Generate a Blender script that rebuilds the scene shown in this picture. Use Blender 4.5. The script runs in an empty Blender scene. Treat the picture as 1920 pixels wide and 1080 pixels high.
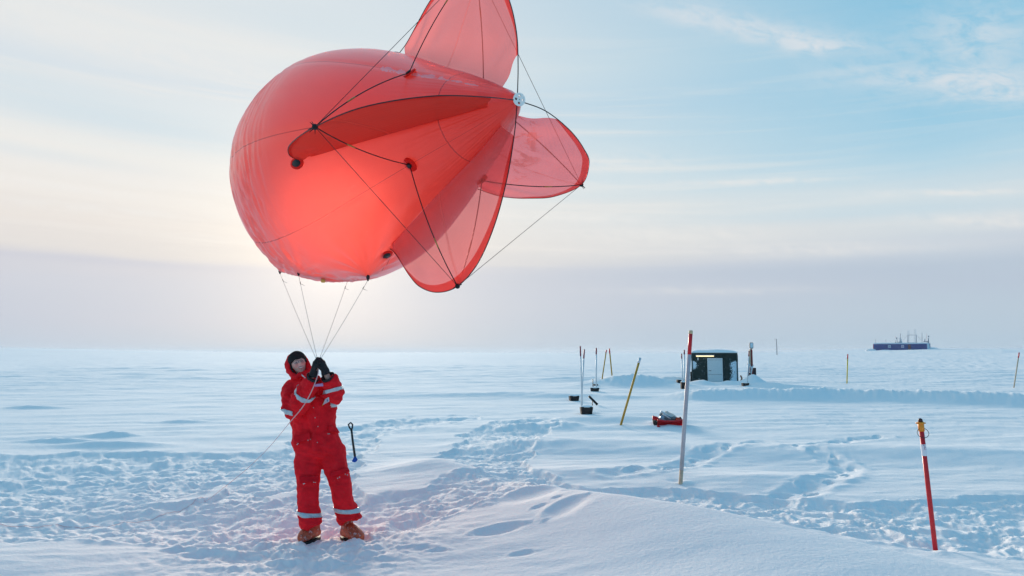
import bpy, bmesh, math, random
import numpy as np
from mathutils import Vector, Matrix
R = math.radians
SC = bpy.context.scene
COL = SC.collection
random.seed(7)

# ------------------------------------------------------------------ camera
CZ = 1.85; F = 1280.0; PITCH = R(5.356)
cam_d = bpy.data.cameras.new('camera'); cam = bpy.data.objects.new('camera', cam_d); COL.objects.link(cam)
cam.location = (0, 0, CZ); cam.rotation_euler = (R(90) + PITCH, 0, 0)
cam_d.sensor_width = 36; cam_d.lens = 24; cam_d.clip_start = 0.05; cam_d.clip_end = 30000
SC.camera = cam
SC.view_settings.view_transform = 'Standard'; SC.view_settings.look = 'None'
SC.view_settings.exposure = 0.0; SC.view_settings.gamma = 1.0
cy = SC.cycles
cy.use_denoising = True
cy.max_bounces = 10; cy.diffuse_bounces = 5; cy.transmission_bounces = 8; cy.transparent_max_bounces = 12
cy.sample_clamp_indirect = 6; cy.caustics_reflective = False; cy.caustics_refractive = False

cp, sp = math.cos(PITCH), math.sin(PITCH)
def ray(px, py):
    a = (px - 960) / F; b = (540 - py) / F
    return np.array([a, cp - b * sp, sp + b * cp])
def at(px, py, Y):                       # point on the view ray of a photo pixel at real depth Y (metres)
    v = ray(px, py); return Vector(np.array([0, 0, CZ]) + v * (Y / v[1]))
def ground_px(x, y):                     # flat-ground point -> photo pixel
    d = y * cp - CZ * sp; u = -y * sp - CZ * cp
    d = np.maximum(d, 1e-3)
    return 960 + F * x / d, 540 - F * u / d

def lin(r, g, b):
    f = lambda c: (c / 255 / 12.92) if c / 255 <= .04045 else ((c / 255 + .055) / 1.055) ** 2.4
    return (f(r), f(g), f(b), 1)

# ------------------------------------------------------------------ light direction
SUN_AZ = math.atan2(620 - 960, F); SUN_EL = R(9.0)
sund = Vector((math.sin(SUN_AZ) * math.cos(SUN_EL), math.cos(SUN_AZ) * math.cos(SUN_EL), math.sin(SUN_EL)))
sl = bpy.data.lights.new('sun', 'SUN'); so = bpy.data.objects.new('sun', sl); COL.objects.link(so)
sl.energy = 5.0; sl.angle = R(12); sl.color = (1.0, 0.85, 0.69)
so.rotation_euler = sund.to_track_quat('Z', 'Y').to_euler(); so.location = (0, 0, 60)

# ------------------------------------------------------------------ node helper
class NT:
    def __init__(s, nt): s.nt = nt; s.n = nt.nodes; s.l = nt.links
    def new(s, t, **k):
        n = s.n.new(t)
        for a, v in k.items():
            setattr(n, a, v)
        return n
    def put(s, sock, v):
        if hasattr(v, 'is_output') or isinstance(v, bpy.types.NodeSocket): s.l.new(v, sock)
        else: sock.default_value = v
    def m(s, op, a, b=0.0, c=0.0, clamp=False):
        n = s.new('ShaderNodeMath', operation=op, use_clamp=clamp)
        s.put(n.inputs[0], a); s.put(n.inputs[1], b); s.put(n.inputs[2], c)
        return n.outputs[0]
    def vm(s, op, a, b=(0, 0, 0)):
        n = s.new('ShaderNodeVectorMath', operation=op); s.put(n.inputs[0], a); s.put(n.inputs[1], b)
        return n.outputs['Value'] if op in ('DOT_PRODUCT', 'LENGTH') else n.outputs[0]
    def ramp(s, f, stops, interp='LINEAR'):
        n = s.new('ShaderNodeValToRGB'); n.color_ramp.interpolation = interp; e = n.color_ramp.elements
        while len(e) < len(stops): e.new(.5)
        for i, (p, c) in enumerate(stops): e[i].position = p; e[i].color = c
        s.put(n.inputs[0], f); return n.outputs[0]
    def mix(s, f, a, b, mode='MIX'):
        n = s.new('ShaderNodeMix', data_type='RGBA', blend_type=mode)
        s.put(n.inputs[0], f); s.put(n.inputs[6], a); s.put(n.inputs[7], b); return n.outputs[2]
    def rng(s, v, a, b, c=0.0, d=1.0, smooth=True):
        n = s.new('ShaderNodeMapRange'); n.interpolation_type = 'SMOOTHSTEP' if smooth else 'LINEAR'
        s.put(n.inputs[0], v)
        for i, q in zip((1, 2, 3, 4), (a, b, c, d)): s.put(n.inputs[i], q)
        return n.outputs[0]
    def noise(s, vec, scale, detail=4, rough=.5, dist=0.0):
        n = s.new('ShaderNodeTexNoise'); s.put(n.inputs['Vector'], vec)
        n.inputs['Scale'].default_value = scale; n.inputs['Detail'].default_value = detail
        n.inputs['Roughness'].default_value = rough; n.inputs['Distortion'].default_value = dist
        return n.outputs['Fac']
    def comb(s, x, y, z):
        n = s.new('ShaderNodeCombineXYZ'); s.put(n.inputs[0], x); s.put(n.inputs[1], y); s.put(n.inputs[2], z); return n.outputs[0]

# ------------------------------------------------------------------ world: thin veil of cloud over a low-sun Nishita sky
W = bpy.data.worlds.new('World'); SC.world = W; W.use_nodes = True
w = NT(W.node_tree); w.n.clear()
tc = w.new('ShaderNodeTexCoord').outputs['Generated']
dr = w.vm('NORMALIZE', tc)
sx = w.new('ShaderNodeSeparateXYZ'); w.put(sx.inputs[0], dr); dx, dy, dz = sx.outputs
el = w.m('MULTIPLY', w.m('ARCSINE', dz), 57.2958)
az = w.m('MULTIPLY', w.m('ARCTAN2', dx, dy), 57.2958)
hl = w.m('SQRT', w.m('ADD', w.m('MULTIPLY', dx, dx), w.m('MULTIPLY', dy, dy)))
wa = R(-36)
c_w = w.m('DIVIDE', w.m('ADD', w.m('MULTIPLY', dx, math.sin(wa)), w.m('MULTIPLY', dy, math.cos(wa))), w.m('MAXIMUM', hl, 1e-3))
# soft waviness of the cloud bands
wob = w.noise(w.comb(w.m('MULTIPLY', az, .035), w.m('MULTIPLY', el, .10), 0.0), 1.0, 4, .55)
wob2 = w.noise(w.comb(w.m('MULTIPLY', az, .02), w.m('MULTIPLY', el, .45), 3.0), 1.0, 5, .55, .3)
elw = w.m('ADD', el, w.m('ADD', w.m('MULTIPLY', w.m('SUBTRACT', wob, .5), 1.6), w.m('MULTIPLY', w.m('SUBTRACT', wob2, .5), 2.2)))
EM = 60.0
pos = w.m('DIVIDE', w.m('MAXIMUM', w.m('ADD', elw, 0.0), 0.0), EM)
L_ = [(0, (186, 203, 221)), (2.7, (200, 207, 222)), (4.9, (209, 212, 223)), (6.8, (216, 215, 222)), (7.6, (230, 225, 222)), (9.5, (238, 231, 225)), (11.5, (241, 236, 230)),
      (14, (243, 241, 236)), (17, (238, 240, 238)), (20, (222, 231, 237)), (23, (236, 238, 237)), (28, (226, 233, 237)), (38, (212, 228, 238)), (60, (160, 206, 232))]
R_ = [(0, (180, 204, 222)), (3, (190, 206, 221)), (5, (190, 203, 219)), (6.2, (193, 206, 220)), (7.4, (206, 215, 225)), (9.0, (216, 224, 229)), (11.5, (211, 226, 233)), (13.0, (188, 219, 234)),
      (15.5, (162, 209, 232)), (19.5, (150, 204, 230)), (23, (143, 201, 229)), (28, (128, 194, 226)), (38, (128, 194, 228)), (60, (130, 190, 226))]
B_ = [(0, (150, 194, 222)), (10, (130, 188, 222)), (25, (104, 178, 220)), (45, (92, 170, 218)), (60, (96, 172, 218))]
cv = lambda T: [(p / EM, lin(*c)) for p, c in T]
cL = w.ramp(pos, cv(L_)); cR = w.ramp(pos, cv(R_)); cB = w.ramp(pos, cv(B_))
mR = w.rng(c_w, .97, .38, 0, 1, False); mB = w.rng(c_w, .30, -.5, 0, 1)
veil = w.mix(mR, cL, cR); veil = w.mix(mB, veil, cB)
# fine cirrus streaks across the lower sky
st = w.noise(w.comb(w.m('MULTIPLY', az, .03), w.m('ADD', w.m('MULTIPLY', el, .85), w.m('MULTIPLY', az, .03)), 9.0), 1.0, 6, .6, .4)
stm = w.m('MULTIPLY', w.rng(st, .46, .68), w.m('MULTIPLY', w.rng(el, 6, 10), w.rng(el, 30, 14)))
veil = w.mix(w.m('MULTIPLY', stm, w.m('SUBTRACT', .62, w.m('MULTIPLY', mR, .46))), veil, lin(246, 241, 235))
# a few particular cirrus wisps: azimuth, elevation, half length, half width, tilt, strength (degrees)
def pxang(px, py):
    v = ray(px, py); v = v / np.linalg.norm(v); return math.degrees(math.atan2(v[0], v[1])), math.degrees(math.asin(v[2]))
wn = w.noise(w.comb(w.m('MULTIPLY', az, .16), w.m('ADD', w.m('MULTIPLY', el, .9), w.m('MULTIPLY', az, .2)), 1.0), 1.0, 8, .62, .8)
wn2 = w.noise(w.comb(w.m('MULTIPLY', az, .5), w.m('ADD', w.m('MULTIPLY', el, 1.1), w.m('MULTIPLY', az, .25)), 5.0), 1.0, 8, .65, .5)
for (px, py, hlen, hw, tilt, k) in [(1300, 28, 5.5, 1.0, -13, .6), (1460, 66, 6, .9, -15, .85), (1530, 88, 3, .5, -10, .8), (1830, 80, 5, 3.6, -25, .55), (1800, 150, 7, .8, -13, .75), (1860, 175, 4, .7, -12, .7),
                                    (1420, 341, 8, .30, -3, .6), (1800, 361, 6, .32, -6, .7), (1830, 410, 6, .65, -7, .6), (1150, 305, 8, 1.0, -4, .35), (1600, 140, 5, 2.5, -20, .22),
                                    (160, 318, 12, .55, -1, .75), (90, 345, 9, .30, -2, .7), (330, 352, 9, .35, -1, .7), (200, 392, 12, .40, 0, .55), (120, 60, 10, 1.3, -6, .4), (430, 130, 8, .8, -5, .4), (1060, 408, 7, .40, -3, .75), (1250, 440, 10, .9, -1, .5), (1500, 470, 10, .5, -2, .45), (1330, 545, 9, .4, -1, .3)]:
    a0, e0 = pxang(px, py); t = R(tilt)
    da = w.m('SUBTRACT', az, a0); de = w.m('SUBTRACT', el, e0)
    u = w.m('ADD', w.m('MULTIPLY', da, math.cos(t)), w.m('MULTIPLY', de, math.sin(t)))
    v = w.m('ADD', w.m('MULTIPLY', da, -math.sin(t)), w.m('MULTIPLY', de, math.cos(t)))
    u = w.m('DIVIDE', u, hlen); v = w.m('DIVIDE', w.m('ADD', v, w.m('MULTIPLY', w.m('SUBTRACT', wn, .5), hw * 1.4)), hw)
    q = w.m('EXPONENT', w.m('MULTIPLY', w.m('ADD', w.m('MULTIPLY', u, u), w.m('MULTIPLY', v, v)), -1.3))
    q = w.m('MULTIPLY', q, w.m('MULTIPLY', w.rng(wn2, .25, .65), k), clamp=True)
    veil = w.mix(q, veil, lin(228, 232, 236) if px > 1270 and py < 300 else lin(243, 240, 236))
for (px, py, hlen, hw, tilt, k, colr) in [(230, 222, 17, 1.7, -3, .75, (211, 227, 236)), (560, 40, 10, 1.6, -2, .4, (208, 226, 236)), (60, 285, 8, .5, -2, .4, (220, 230, 236)), (1500, 512, 20, .8, -1, .35, (184, 198, 216)), (150, 486, 14, .35, -1, .5, (205, 207, 219)), (1650, 395, 14, .6, -2, .5, (196, 221, 233))]:
    a0, e0 = pxang(px, py); t = R(tilt)
    da = w.m('SUBTRACT', az, a0); de = w.m('SUBTRACT', el, e0)
    u = w.m('DIVIDE', w.m('ADD', w.m('MULTIPLY', da, math.cos(t)), w.m('MULTIPLY', de, math.sin(t))), hlen)
    v = w.m('DIVIDE', w.m('ADD', w.m('ADD', w.m('MULTIPLY', da, -math.sin(t)), w.m('MULTIPLY', de, math.cos(t))), w.m('MULTIPLY', w.m('SUBTRACT', wob2, .5), hw * 1.5)), hw)
    q = w.m('EXPONENT', w.m('MULTIPLY', w.m('ADD', w.m('MULTIPLY', u, u), w.m('MULTIPLY', v, v)), -1.0))
    veil = w.mix(w.m('MULTIPLY', q, k, clamp=True), veil, lin(*colr))
# glow of the veiled sun
dt = w.m('MAXIMUM', w.vm('DOT_PRODUCT', dr, tuple(sund)), 0)
g1 = w.m('MULTIPLY', w.m('POWER', dt, 110), .20); g2 = w.m('MULTIPLY', w.m('POWER', dt, 700), .35)
glow = w.mix(1.0, (0, 0, 0, 1), (1.0, .80, .55, 1))
gl = w.new('ShaderNodeVectorMath', operation='SCALE'); w.put(gl.inputs[0], glow); w.put(gl.inputs['Scale'], w.m('ADD', g1, g2))
veil = w.mix(1.0, veil, gl.outputs[0], 'ADD')
# ground side of the sphere (never seen): plain snow light
veil = w.mix(w.rng(el, -.5, -6), veil, lin(190, 208, 224))
sky = w.new('ShaderNodeTexSky', sky_type='NISHITA'); sky.sun_disc = False
sky.sun_elevation = SUN_EL; sky.sun_rotation = SUN_AZ; sky.air_density = 1.0; sky.dust_density = 1.5; sky.ozone_density = 3.0
bg1 = w.new('ShaderNodeBackground'); w.put(bg1.inputs[0], sky.outputs[0]); bg1.inputs[1].default_value = .07
bg2 = w.new('ShaderNodeBackground'); w.put(bg2.inputs[0], veil); bg2.inputs[1].default_value = 1.0
ms = w.new('ShaderNodeMixShader'); ms.inputs[0].default_value = .93
w.l.new(bg1.outputs[0], ms.inputs[1]); w.l.new(bg2.outputs[0], ms.inputs[2])
wo = w.new('ShaderNodeOutputWorld'); w.l.new(ms.outputs[0], wo.inputs[0])

# ------------------------------------------------------------------ materials
def mat(name, col, rough=.6, metal=0.0, spec=.4, var=0.0, vscale=20, bump=0.0, bscale=60, emit=None, coat=0, sheen=0):
    m = bpy.data.materials.new(name); m.use_nodes = True; t = NT(m.node_tree)
    b = t.n['Principled BSDF']; c = tuple(col[:3]) + (1,)
    b.inputs['Roughness'].default_value = rough; b.inputs['Metallic'].default_value = metal
    b.inputs['Specular IOR Level'].default_value = spec; b.inputs['Coat Weight'].default_value = coat
    b.inputs['Sheen Weight'].default_value = sheen
    oc = t.new('ShaderNodeTexCoord').outputs['Object']
    if var:
        n = t.noise(oc, vscale, 5, .6)
        dark = tuple(x * (1 - var) for x in c[:3]) + (1,); lite = tuple(min(1, x * (1 + var)) for x in c[:3]) + (1,)
        t.put(b.inputs['Base Color'], t.ramp(n, [(.3, dark), (.7, lite)]))
    else: b.inputs['Base Color'].default_value = c
    if bump:
        bp = t.new('ShaderNodeBump'); bp.inputs['Strength'].default_value = bump; bp.inputs['Distance'].default_value = .01
        t.put(bp.inputs['Height'], t.noise(oc, bscale, 5, .6)); t.put(b.inputs['Normal'], bp.outputs[0])
    if emit:
        b.inputs['Emission Color'].default_value = tuple(emit[:3]) + (1,); b.inputs['Emission Strength'].default_value = emit[3]
    return m

def snow_mat(name, near=True):
    m = bpy.data.materials.new(name); m.use_nodes = True; t = NT(m.node_tree); b = t.n['Principled BSDF']
    geo = t.new('ShaderNodeNewGeometry').outputs['Position']
    n1 = t.noise(geo, .35, 5, .6); n2 = t.noise(geo, 9.0, 4, .6)
    c = t.ramp(t.m('ADD', t.m('MULTIPLY', n1, .6), t.m('MULTIPLY', n2, .4)), [(.3, (.82, .81, .815, 1)), (.7, (.895, .87, .87, 1))])
    t.put(b.inputs['Base Color'], c)
    b.inputs['Roughness'].default_value = 1.0; b.inputs['Specular IOR Level'].default_value = .05
    f1 = t.noise(geo, 26, 6, .62); f2 = t.noise(geo, 150, 3, .6)
    bp = t.new('ShaderNodeBump'); bp.inputs['Strength'].default_value = .5; bp.inputs['Distance'].default_value = .014
    t.put(bp.inputs['Height'], t.m('ADD', f1, t.m('MULTIPLY', f2, .25)))
    t.put(b.inputs['Normal'], bp.outputs[0])
    return m
M = {}
M['snow'] = snow_mat('snow')
M['black_metal'] = mat('black_metal', (.012, .012, .014), .4)
M['white_metal'] = mat('white_metal', (.62, .64, .66), .45, var=.06)
M['pole_red'] = mat('pole_red', (.60, .014, .022), .4, var=.12, vscale=8)
M['orange'] = mat('orange_plastic', (.85, .28, .02), .45, var=.1)
M['yellow_wood'] = mat('yellow_wood', (.50, .26, .03), .6, var=.2, vscale=30)
M['wood'] = mat('dark_wood', (.035, .022, .020), .8, var=.4, vscale=25, bump=.6, bscale=40)
M['silver'] = mat('silver_tape', (.55, .58, .62), .3, .6, var=.1)
M['dkgreen'] = mat('container_green', (.006, .025, .022), .5, var=.3, vscale=6)
M['dark'] = mat('dark_rubber', (.01, .01, .012), .7)
M['blue'] = mat('blue_plastic', (.012, .10, .42), .4, var=.1)
M['skin'] = mat('skin', (.86, .50, .42), .5, var=.12, vscale=40)
M['suit'] = mat('red_suit', (.80, .012, .022), .85, var=.18, vscale=9, bump=.5, bscale=70, spec=.15)
M['white_label'] = mat('white_label', (.75, .75, .8), .5)

# ------------------------------------------------------------------ mesh helpers
def tag(o, label=None, cat=None, group=None, kind=None):
    if label: o['label'] = label
    if cat: o['category'] = cat
    if group: o['group'] = group
    if kind: o['kind'] = kind
    return o
def link(name, me, m=None, parent=None, smooth=True):
    o = bpy.data.objects.new(name, me); COL.objects.link(o)
    if m:
        for mm in (m if isinstance(m, (list, tuple)) else [m]): me.materials.append(mm)
    if smooth and len(me.polygons): me.polygons.foreach_set('use_smooth', [True] * len(me.polygons))
    if parent is not None: o.parent = parent
    return o
def empty(name, loc=(0, 0, 0), rot=(0, 0, 0)):
    o = bpy.data.objects.new(name, None); COL.objects.link(o); o.location = loc; o.rotation_euler = rot; o.empty_display_size = .1
    return o
class MB:
    def __init__(s): s.v = []; s.f = []; s.mi = []
    def add(s, vs, fs, mi=0):
        k = len(s.v); s.v += [tuple(x) for x in vs]; s.f += [tuple(i + k for i in f) for f in fs]; s.mi += [mi] * len(fs)
    def loft(s, secs, n=16, mi=0, cap=True, close=True):
        """secs: (center, U, V) with U,V full radius vectors"""
        k = len(s.v)
        for c, U, V in secs:
            c = Vector(c); U = Vector(U); V = Vector(V)
            for i in range(n):
                a = 2 * math.pi * i / n; s.v.append(tuple(c + U * math.cos(a) + V * math.sin(a)))
        for j in range(len(secs) - 1):
            for i in range(n):
                i2 = (i + 1) % n
                s.f.append((k + j * n + i, k + j * n + i2, k + (j + 1) * n + i2, k + (j + 1) * n + i)); s.mi.append(mi)
        if cap:
            s.f.append(tuple(k + i for i in range(n))[::-1]); s.f.append(tuple(k + (len(secs) - 1) * n + i for i in range(n))); s.mi += [mi, mi]
    def tube(s, pts, rad, n=8, mi=0, cap=True):
        pts = [Vector(p) for p in pts]
        if not hasattr(rad, '__len__'): rad = [rad] * len(pts)
        secs = []; U = None
        for i, p in enumerate(pts):
            t = (pts[min(i + 1, len(pts) - 1)] - pts[max(i - 1, 0)]).normalized()
            if U is None:
                U = t.orthogonal().normalized()
            else:
                U = (U - t * U.dot(t)).normalized()
            V = t.cross(U); secs.append((p, U * rad[i], V * rad[i]))
        s.loft(secs, n, mi, cap)
    def box(s, c, size, rot=None, mi=0, bev=0.0):
        c = Vector(c); h = Vector(size) / 2; rt = rot or Matrix.Identity(3)
        if bev <= 0:
            vs = [c + rt @ Vector((x * h.x, y * h.y, z * h.z)) for z in (-1, 1) for y in (-1, 1) for x in (-1, 1)]
            s.add(vs, [(0, 2, 3, 1), (4, 5, 7, 6), (0, 1, 5, 4), (2, 6, 7, 3), (0, 4, 6, 2), (1, 3, 7, 5)], mi)
        else:
            bm = bmesh.new(); bmesh.ops.create_cube(bm, size=1)
            bmesh.ops.scale(bm, vec=Vector(size), verts=bm.verts)
            bmesh.ops.bevel(bm, geom=bm.edges[:], offset=bev, segments=2, affect='EDGES')
            bm.verts.index_update()
            s.add([c + rt @ v.co for v in bm.verts], [[v.index for v in f.verts] for f in bm.faces], mi); bm.free()
    def ball(s, c, r, rot=None, n=16, mi=0):
        c = Vector(c); r = Vector(r) if hasattr(r, '__len__') else Vector((r, r, r)); rt = rot or Matrix.Identity(3)
        bm = bmesh.new(); bmesh.ops.create_uvsphere(bm, u_segments=n, v_segments=max(6, n // 2 + 2), radius=1)
        bm.verts.index_update()
        s.add([c + rt @ Vector((v.co.x * r.x, v.co.y * r.y, v.co.z * r.z)) for v in bm.verts], [[v.index for v in f.verts] for f in bm.faces], mi); bm.free()
    def cap(s, a, ra, b, rb, n=14):
        a = Vector(a); b = Vector(b); s.tube([a, b], [ra, rb], n); s.ball(a, ra, n=n); s.ball(b, rb, n=n)
    def mesh(s, name):
        me = bpy.data.meshes.new(name); me.from_pydata(s.v, [], s.f); me.update()
        if any(s.mi): me.polygons.foreach_set('material_index', s.mi)
        return me
    def build(s, name, m=None, parent=None, smooth=True, loc=None):
        if loc is not None:
            l = Vector(loc); s.v = [tuple(Vector(v) - l) for v in s.v]
        o = link(name, s.mesh(name), m, parent, smooth)
        if loc is not None: o.location = loc
        return o
def remeshed(mb, name, voxel, smooth_it=4, sfac=.5):
    """union of the pieces as one continuous skin"""
    me = mb.mesh(name + '_src'); o = bpy.data.objects.new('tmp', me); COL.objects.link(o)
    r = o.modifiers.new('r', 'REMESH'); r.mode = 'VOXEL'; r.voxel_size = voxel
    s = o.modifiers.new('s', 'SMOOTH'); s.iterations = smooth_it; s.factor = sfac
    dg = bpy.context.evaluated_depsgraph_get(); dg.update()
    out = bpy.data.meshes.new_from_object(o.evaluated_get(dg)); out.name = name
    bpy.data.objects.remove(o); bpy.data.meshes.remove(me)
    out.materials.clear()
    return out
def co_np(me):
    a = np.empty(len(me.vertices) * 3, np.float32); me.vertices.foreach_get('co', a); return a.reshape(-1, 3)
def nr_np(me):
    a = np.empty(len(me.vertices) * 3, np.float32); me.vertices.foreach_get('normal', a); return a.reshape(-1, 3)

# ------------------------------------------------------------------ numpy noise
rs = np.random.RandomState(11)
PERM = np.tile(rs.permutation(256), 2).astype(np.int64)
GA = rs.rand(256) * 2 * np.pi; GX = np.cos(GA).astype(np.float32); GY = np.sin(GA).astype(np.float32)
def perlin(x, y):
    xi = np.floor(x); yi = np.floor(y); xf = (x - xi).astype(np.float32); yf = (y - yi).astype(np.float32)
    X = xi.astype(np.int64) & 255; Y = yi.astype(np.int64) & 255; X1 = (X + 1) & 255; Y1 = (Y + 1) & 255
    def g(a, b, p, q):
        h = PERM[PERM[a] + b]; return GX[h] * p + GY[h] * q
    u = xf * xf * xf * (xf * (xf * 6 - 15) + 10); v = yf * yf * yf * (yf * (yf * 6 - 15) + 10)
    a = g(X, Y, xf, yf); b = g(X1, Y, xf - 1, yf); c = g(X, Y1, xf, yf - 1); d = g(X1, Y1, xf - 1, yf - 1)
    return (a + u * (b - a)) * (1 - v) + (c + u * (d - c)) * v
def fbm(x, y, o=4, g=.5, l=2.03):
    s = 0; a = 1; 
    for i in range(o): s = s + a * perlin(x + 17.3 * i, y - 9.1 * i); a *= g; x = x * l; y = y * l
    return s
def billow(x, y, o=3, g=.5):
    s = 0; a = 1
    for i in range(o): s = s + a * (np.abs(perlin(x + 31.7 * i, y + 5.3 * i)) * 2 - .5); a *= g; x = x * 2.1; y = y * 2.1
    return s
def sst(x, a, b):
    t = np.clip((x - a) / (b - a), 0, 1); return t * t * (3 - 2 * t)
def poly_sd(px, py, P):
    """signed distance (px) to a polygon, positive inside"""
    P = np.array(P, float); n = len(P); d = np.full(px.shape, 1e9); ins = np.zeros(px.shape, bool)
    for i in range(n):
        a = P[i]; b = P[(i + 1) % n]; ex, ey = b - a; wx = px - a[0]; wy = (py - a[1])
        t = np.clip((wx * ex + wy * ey) / (ex * ex + ey * ey + 1e-9), 0, 1)
        d = np.minimum(d, (wx - ex * t) ** 2 + ((wy - ey * t)) ** 2)
        c = ((a[1] > py) != (b[1] > py)) & (px < (b[0] - a[0]) * (py - a[1]) / (b[1] - a[1] + 1e-12) + a[0])
        ins ^= c
    return np.where(ins, 1, -1) * np.sqrt(d)
def line_nd(x, y, P):
    """nearest distance, signed side, parameter-interpolated extra value to a polyline of (x,y,val)"""
    P = np.array(P, float); best = np.full(x.shape, 1e9); side = np.zeros(x.shape); val = np.zeros(x.shape); al = np.zeros(x.shape)
    acc = 0
    for i in range(len(P) - 1):
        a = P[i]; b = P[i + 1]; ex, ey = b[0] - a[0], b[1] - a[1]; L = math.hypot(ex, ey)
        wx = x - a[0]; wy = y - a[1]; t = np.clip((wx * ex + wy * ey) / (L * L), 0, 1)
        d = np.hypot(wx - ex * t, wy - ey * t); m = d < best
        best = np.where(m, d, best); side = np.where(m, np.sign(ex * wy - ey * wx), side)
        val = np.where(m, a[2] + (b[2] - a[2]) * t, val); al = np.where(m, acc + t * L, al); acc += L
    return best, side, val, al

# ------------------------------------------------------------------ terrain height
CREST = [(-2.2, 12.0, .0), (-1.1, 10.7, .10), (.27, 8.6, .20), (.82, 7.6, .29), (1.58, 6.9, .37), (2.3, 6.25, .35), (2.97, 5.65, .28), (3.8, 5.0, .18), (5.2, 4.2, .08)]
TRAMPLE = [ [(-300, 862), (250, 845), (420, 850), (520, 842), (560, 815), (640, 800), (760, 783), (900, 776), (905, 786), (800, 800), (720, 815), (700, 850), (660, 885),
             (690, 930), (800, 920), (900, 885), (1000, 880), (1100, 920), (1010, 945), (900, 965), (760, 1000), (700, 1020), (560, 1012), (480, 1015), (330, 1030), (130, 1015), (-300, 1022)],
            [(800, 868), (870, 815), (930, 788), (1010, 785), (1060, 790), (1010, 830), (990, 860), (1010, 890), (1100, 912), (1260, 915), (1400, 925), (1600, 945), (1990, 925), (2100, 1060), (1700, 1030), (1500, 985), (1300, 955), (1100, 945), (950, 905)] ]
SMOOTH_ISL = [[(240, 945), (370, 918), (410, 903), (430, 915), (400, 935), (330, 945)], [(260, 862), (330, 853), (300, 868)], [(250, 905), (290, 898), (300, 908)],
              [(500, 925), (560, 915), (570, 930), (520, 940)]]
def G(px, py):                        # photo pixel -> flat ground point
    v = ray(px, py); t = -CZ / v[2]; return v[0] * t, v[1] * t
def W_(pts, v=1.0): return [(*G(*p), v) for p in pts]
TRAILS = [W_([(1150, 893), (1230, 885), (1290, 872), (1340, 852), (1375, 843), (1400, 838), (1430, 830)]),
          W_([(1440, 940), (1500, 925), (1545, 905), (1585, 888), (1590, 876), (1560, 866), (1530, 852)]),
          W_([(1480, 850), (1530, 838), (1590, 826), (1650, 820)])]
rt_ = random.Random(5)
PRINTS = []
def prints_along(T, step, wid, size, depth=.05):
    acc = 0; k = 0
    for i in range(len(T) - 1):
        a = Vector(T[i][:2]); b = Vector(T[i + 1][:2]); L = (b - a).length; s = step - acc
        while s < L:
            p = a.lerp(b, s / L); t = (b - a) / L; n = Vector((-t.y, t.x)); k += 1
            p = p + n * wid * (1 if k % 2 else -1) + Vector((rt_.uniform(-.05, .05), rt_.uniform(-.05, .05)))
            PRINTS.append((p.x, p.y, math.atan2(t.y, t.x) + rt_.uniform(-.3, .3), size * rt_.uniform(.7, 1.1), depth * rt_.uniform(.7, 1.3))); s += step
        acc = L - (s - step)
for T in TRAILS: prints_along(T, .42, .09, .14, .05)
for (px, py, an, sz, dp) in [(1065, 993, .9, .34, .045), (935, 1012, .35, .26, .05), (1120, 945, .5, .3, .03), (1000, 960, .35, .5, .05), (900, 885, .3, .3, .05), (380, 1042, .1, .2, .05), (470, 1045, 0, .3, .03), (660, 1048, .3, .18, .03),
                             (780, 1035, .0, .17, .03), (600, 1035, .2, .2, .025), (640, 1065, 0, .3, .02), (340, 1035, 0, .15, .05), (980, 1055, .2, .12, .02), (700, 1052, 0, .12, .03), (820, 1040, 0, .1, .03),
                             (1085, 960, .4, .22, .03), (1010, 985, .6, .10, .03), (1045, 975, .5, .08, .025), (560, 1068, 0, .4, .02)]:
    x, y = G(px, py); PRINTS.append((x, y, an, sz * .9, dp * .7))
BANK = W_([(1235, 742), (1310, 748), (1420, 748), (1550, 748), (1700, 752), (1920, 760), (2300, 775)])
MOUNDS = [  # px, py (foot), half width m, half depth m, height, rough
    (1180, 722, 2.6, 1.6, .55, .5), (1255, 716, 1.6, 1.2, .35, .3), (1090, 712, 4.0, 2.0, .22, .3), (1318, 722, .7, .7, .26, .2), (1368, 722, .7, .6, .26, .2), (1413, 722, .62, .7, .62, .2), (1440, 726, 1.5, 1.0, .25, .4),
    (940, 742, 4.5, .9, .16, .3), (1075, 745, 3.0, .8, .12, .3), (1100, 772, .45, .5, .07, .1), (740, 738, 3.0, 1.2, .10, .4), (560, 742, 3.0, .9, .10, .4), (200, 835, 1.1, .25, .09, .1), (215, 818, .5, .15, .10, .2), (110, 828, .8, .15, .09, .3), (340, 792, .7, .2, .07, .3), (60, 765, 1.2, .3, .1, .3),
    (1010, 800, 1.1, .7, .14, 1.0), (965, 835, 1.0, .8, .12, 1.0), (1090, 838, 1.5, .9, .09, 0), (1300, 845, 2.2, 1.1, .12, 0), (1150, 790, 2.0, .8, .12, 0), (1700, 850, 2.6, .9, .12, 0), (820, 885, .9, .6, .10, 0), (1130, 885, 1.3, .6, .06, 0), (1420, 900, 1.6, .6, .08, 0),
    (1279, 909, .14, .10, .035, 0), (1268, 906, .10, .16, -.03, 0), (1757, 1033, .10, .08, .03, 0), (1746, 1030, .07, .10, -.025, 0), (668, 864, .22, .12, .03, .2), (1168, 799, .3, .2, .05, 0), (1251, 802, 1.0, .3, .07, 1.2), (1225, 797, .4, .3, .07, 1.5)]
MW = [(*G(a, b), c, d, e, f) for a, b, c, d, e, f in MOUNDS]
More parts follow.
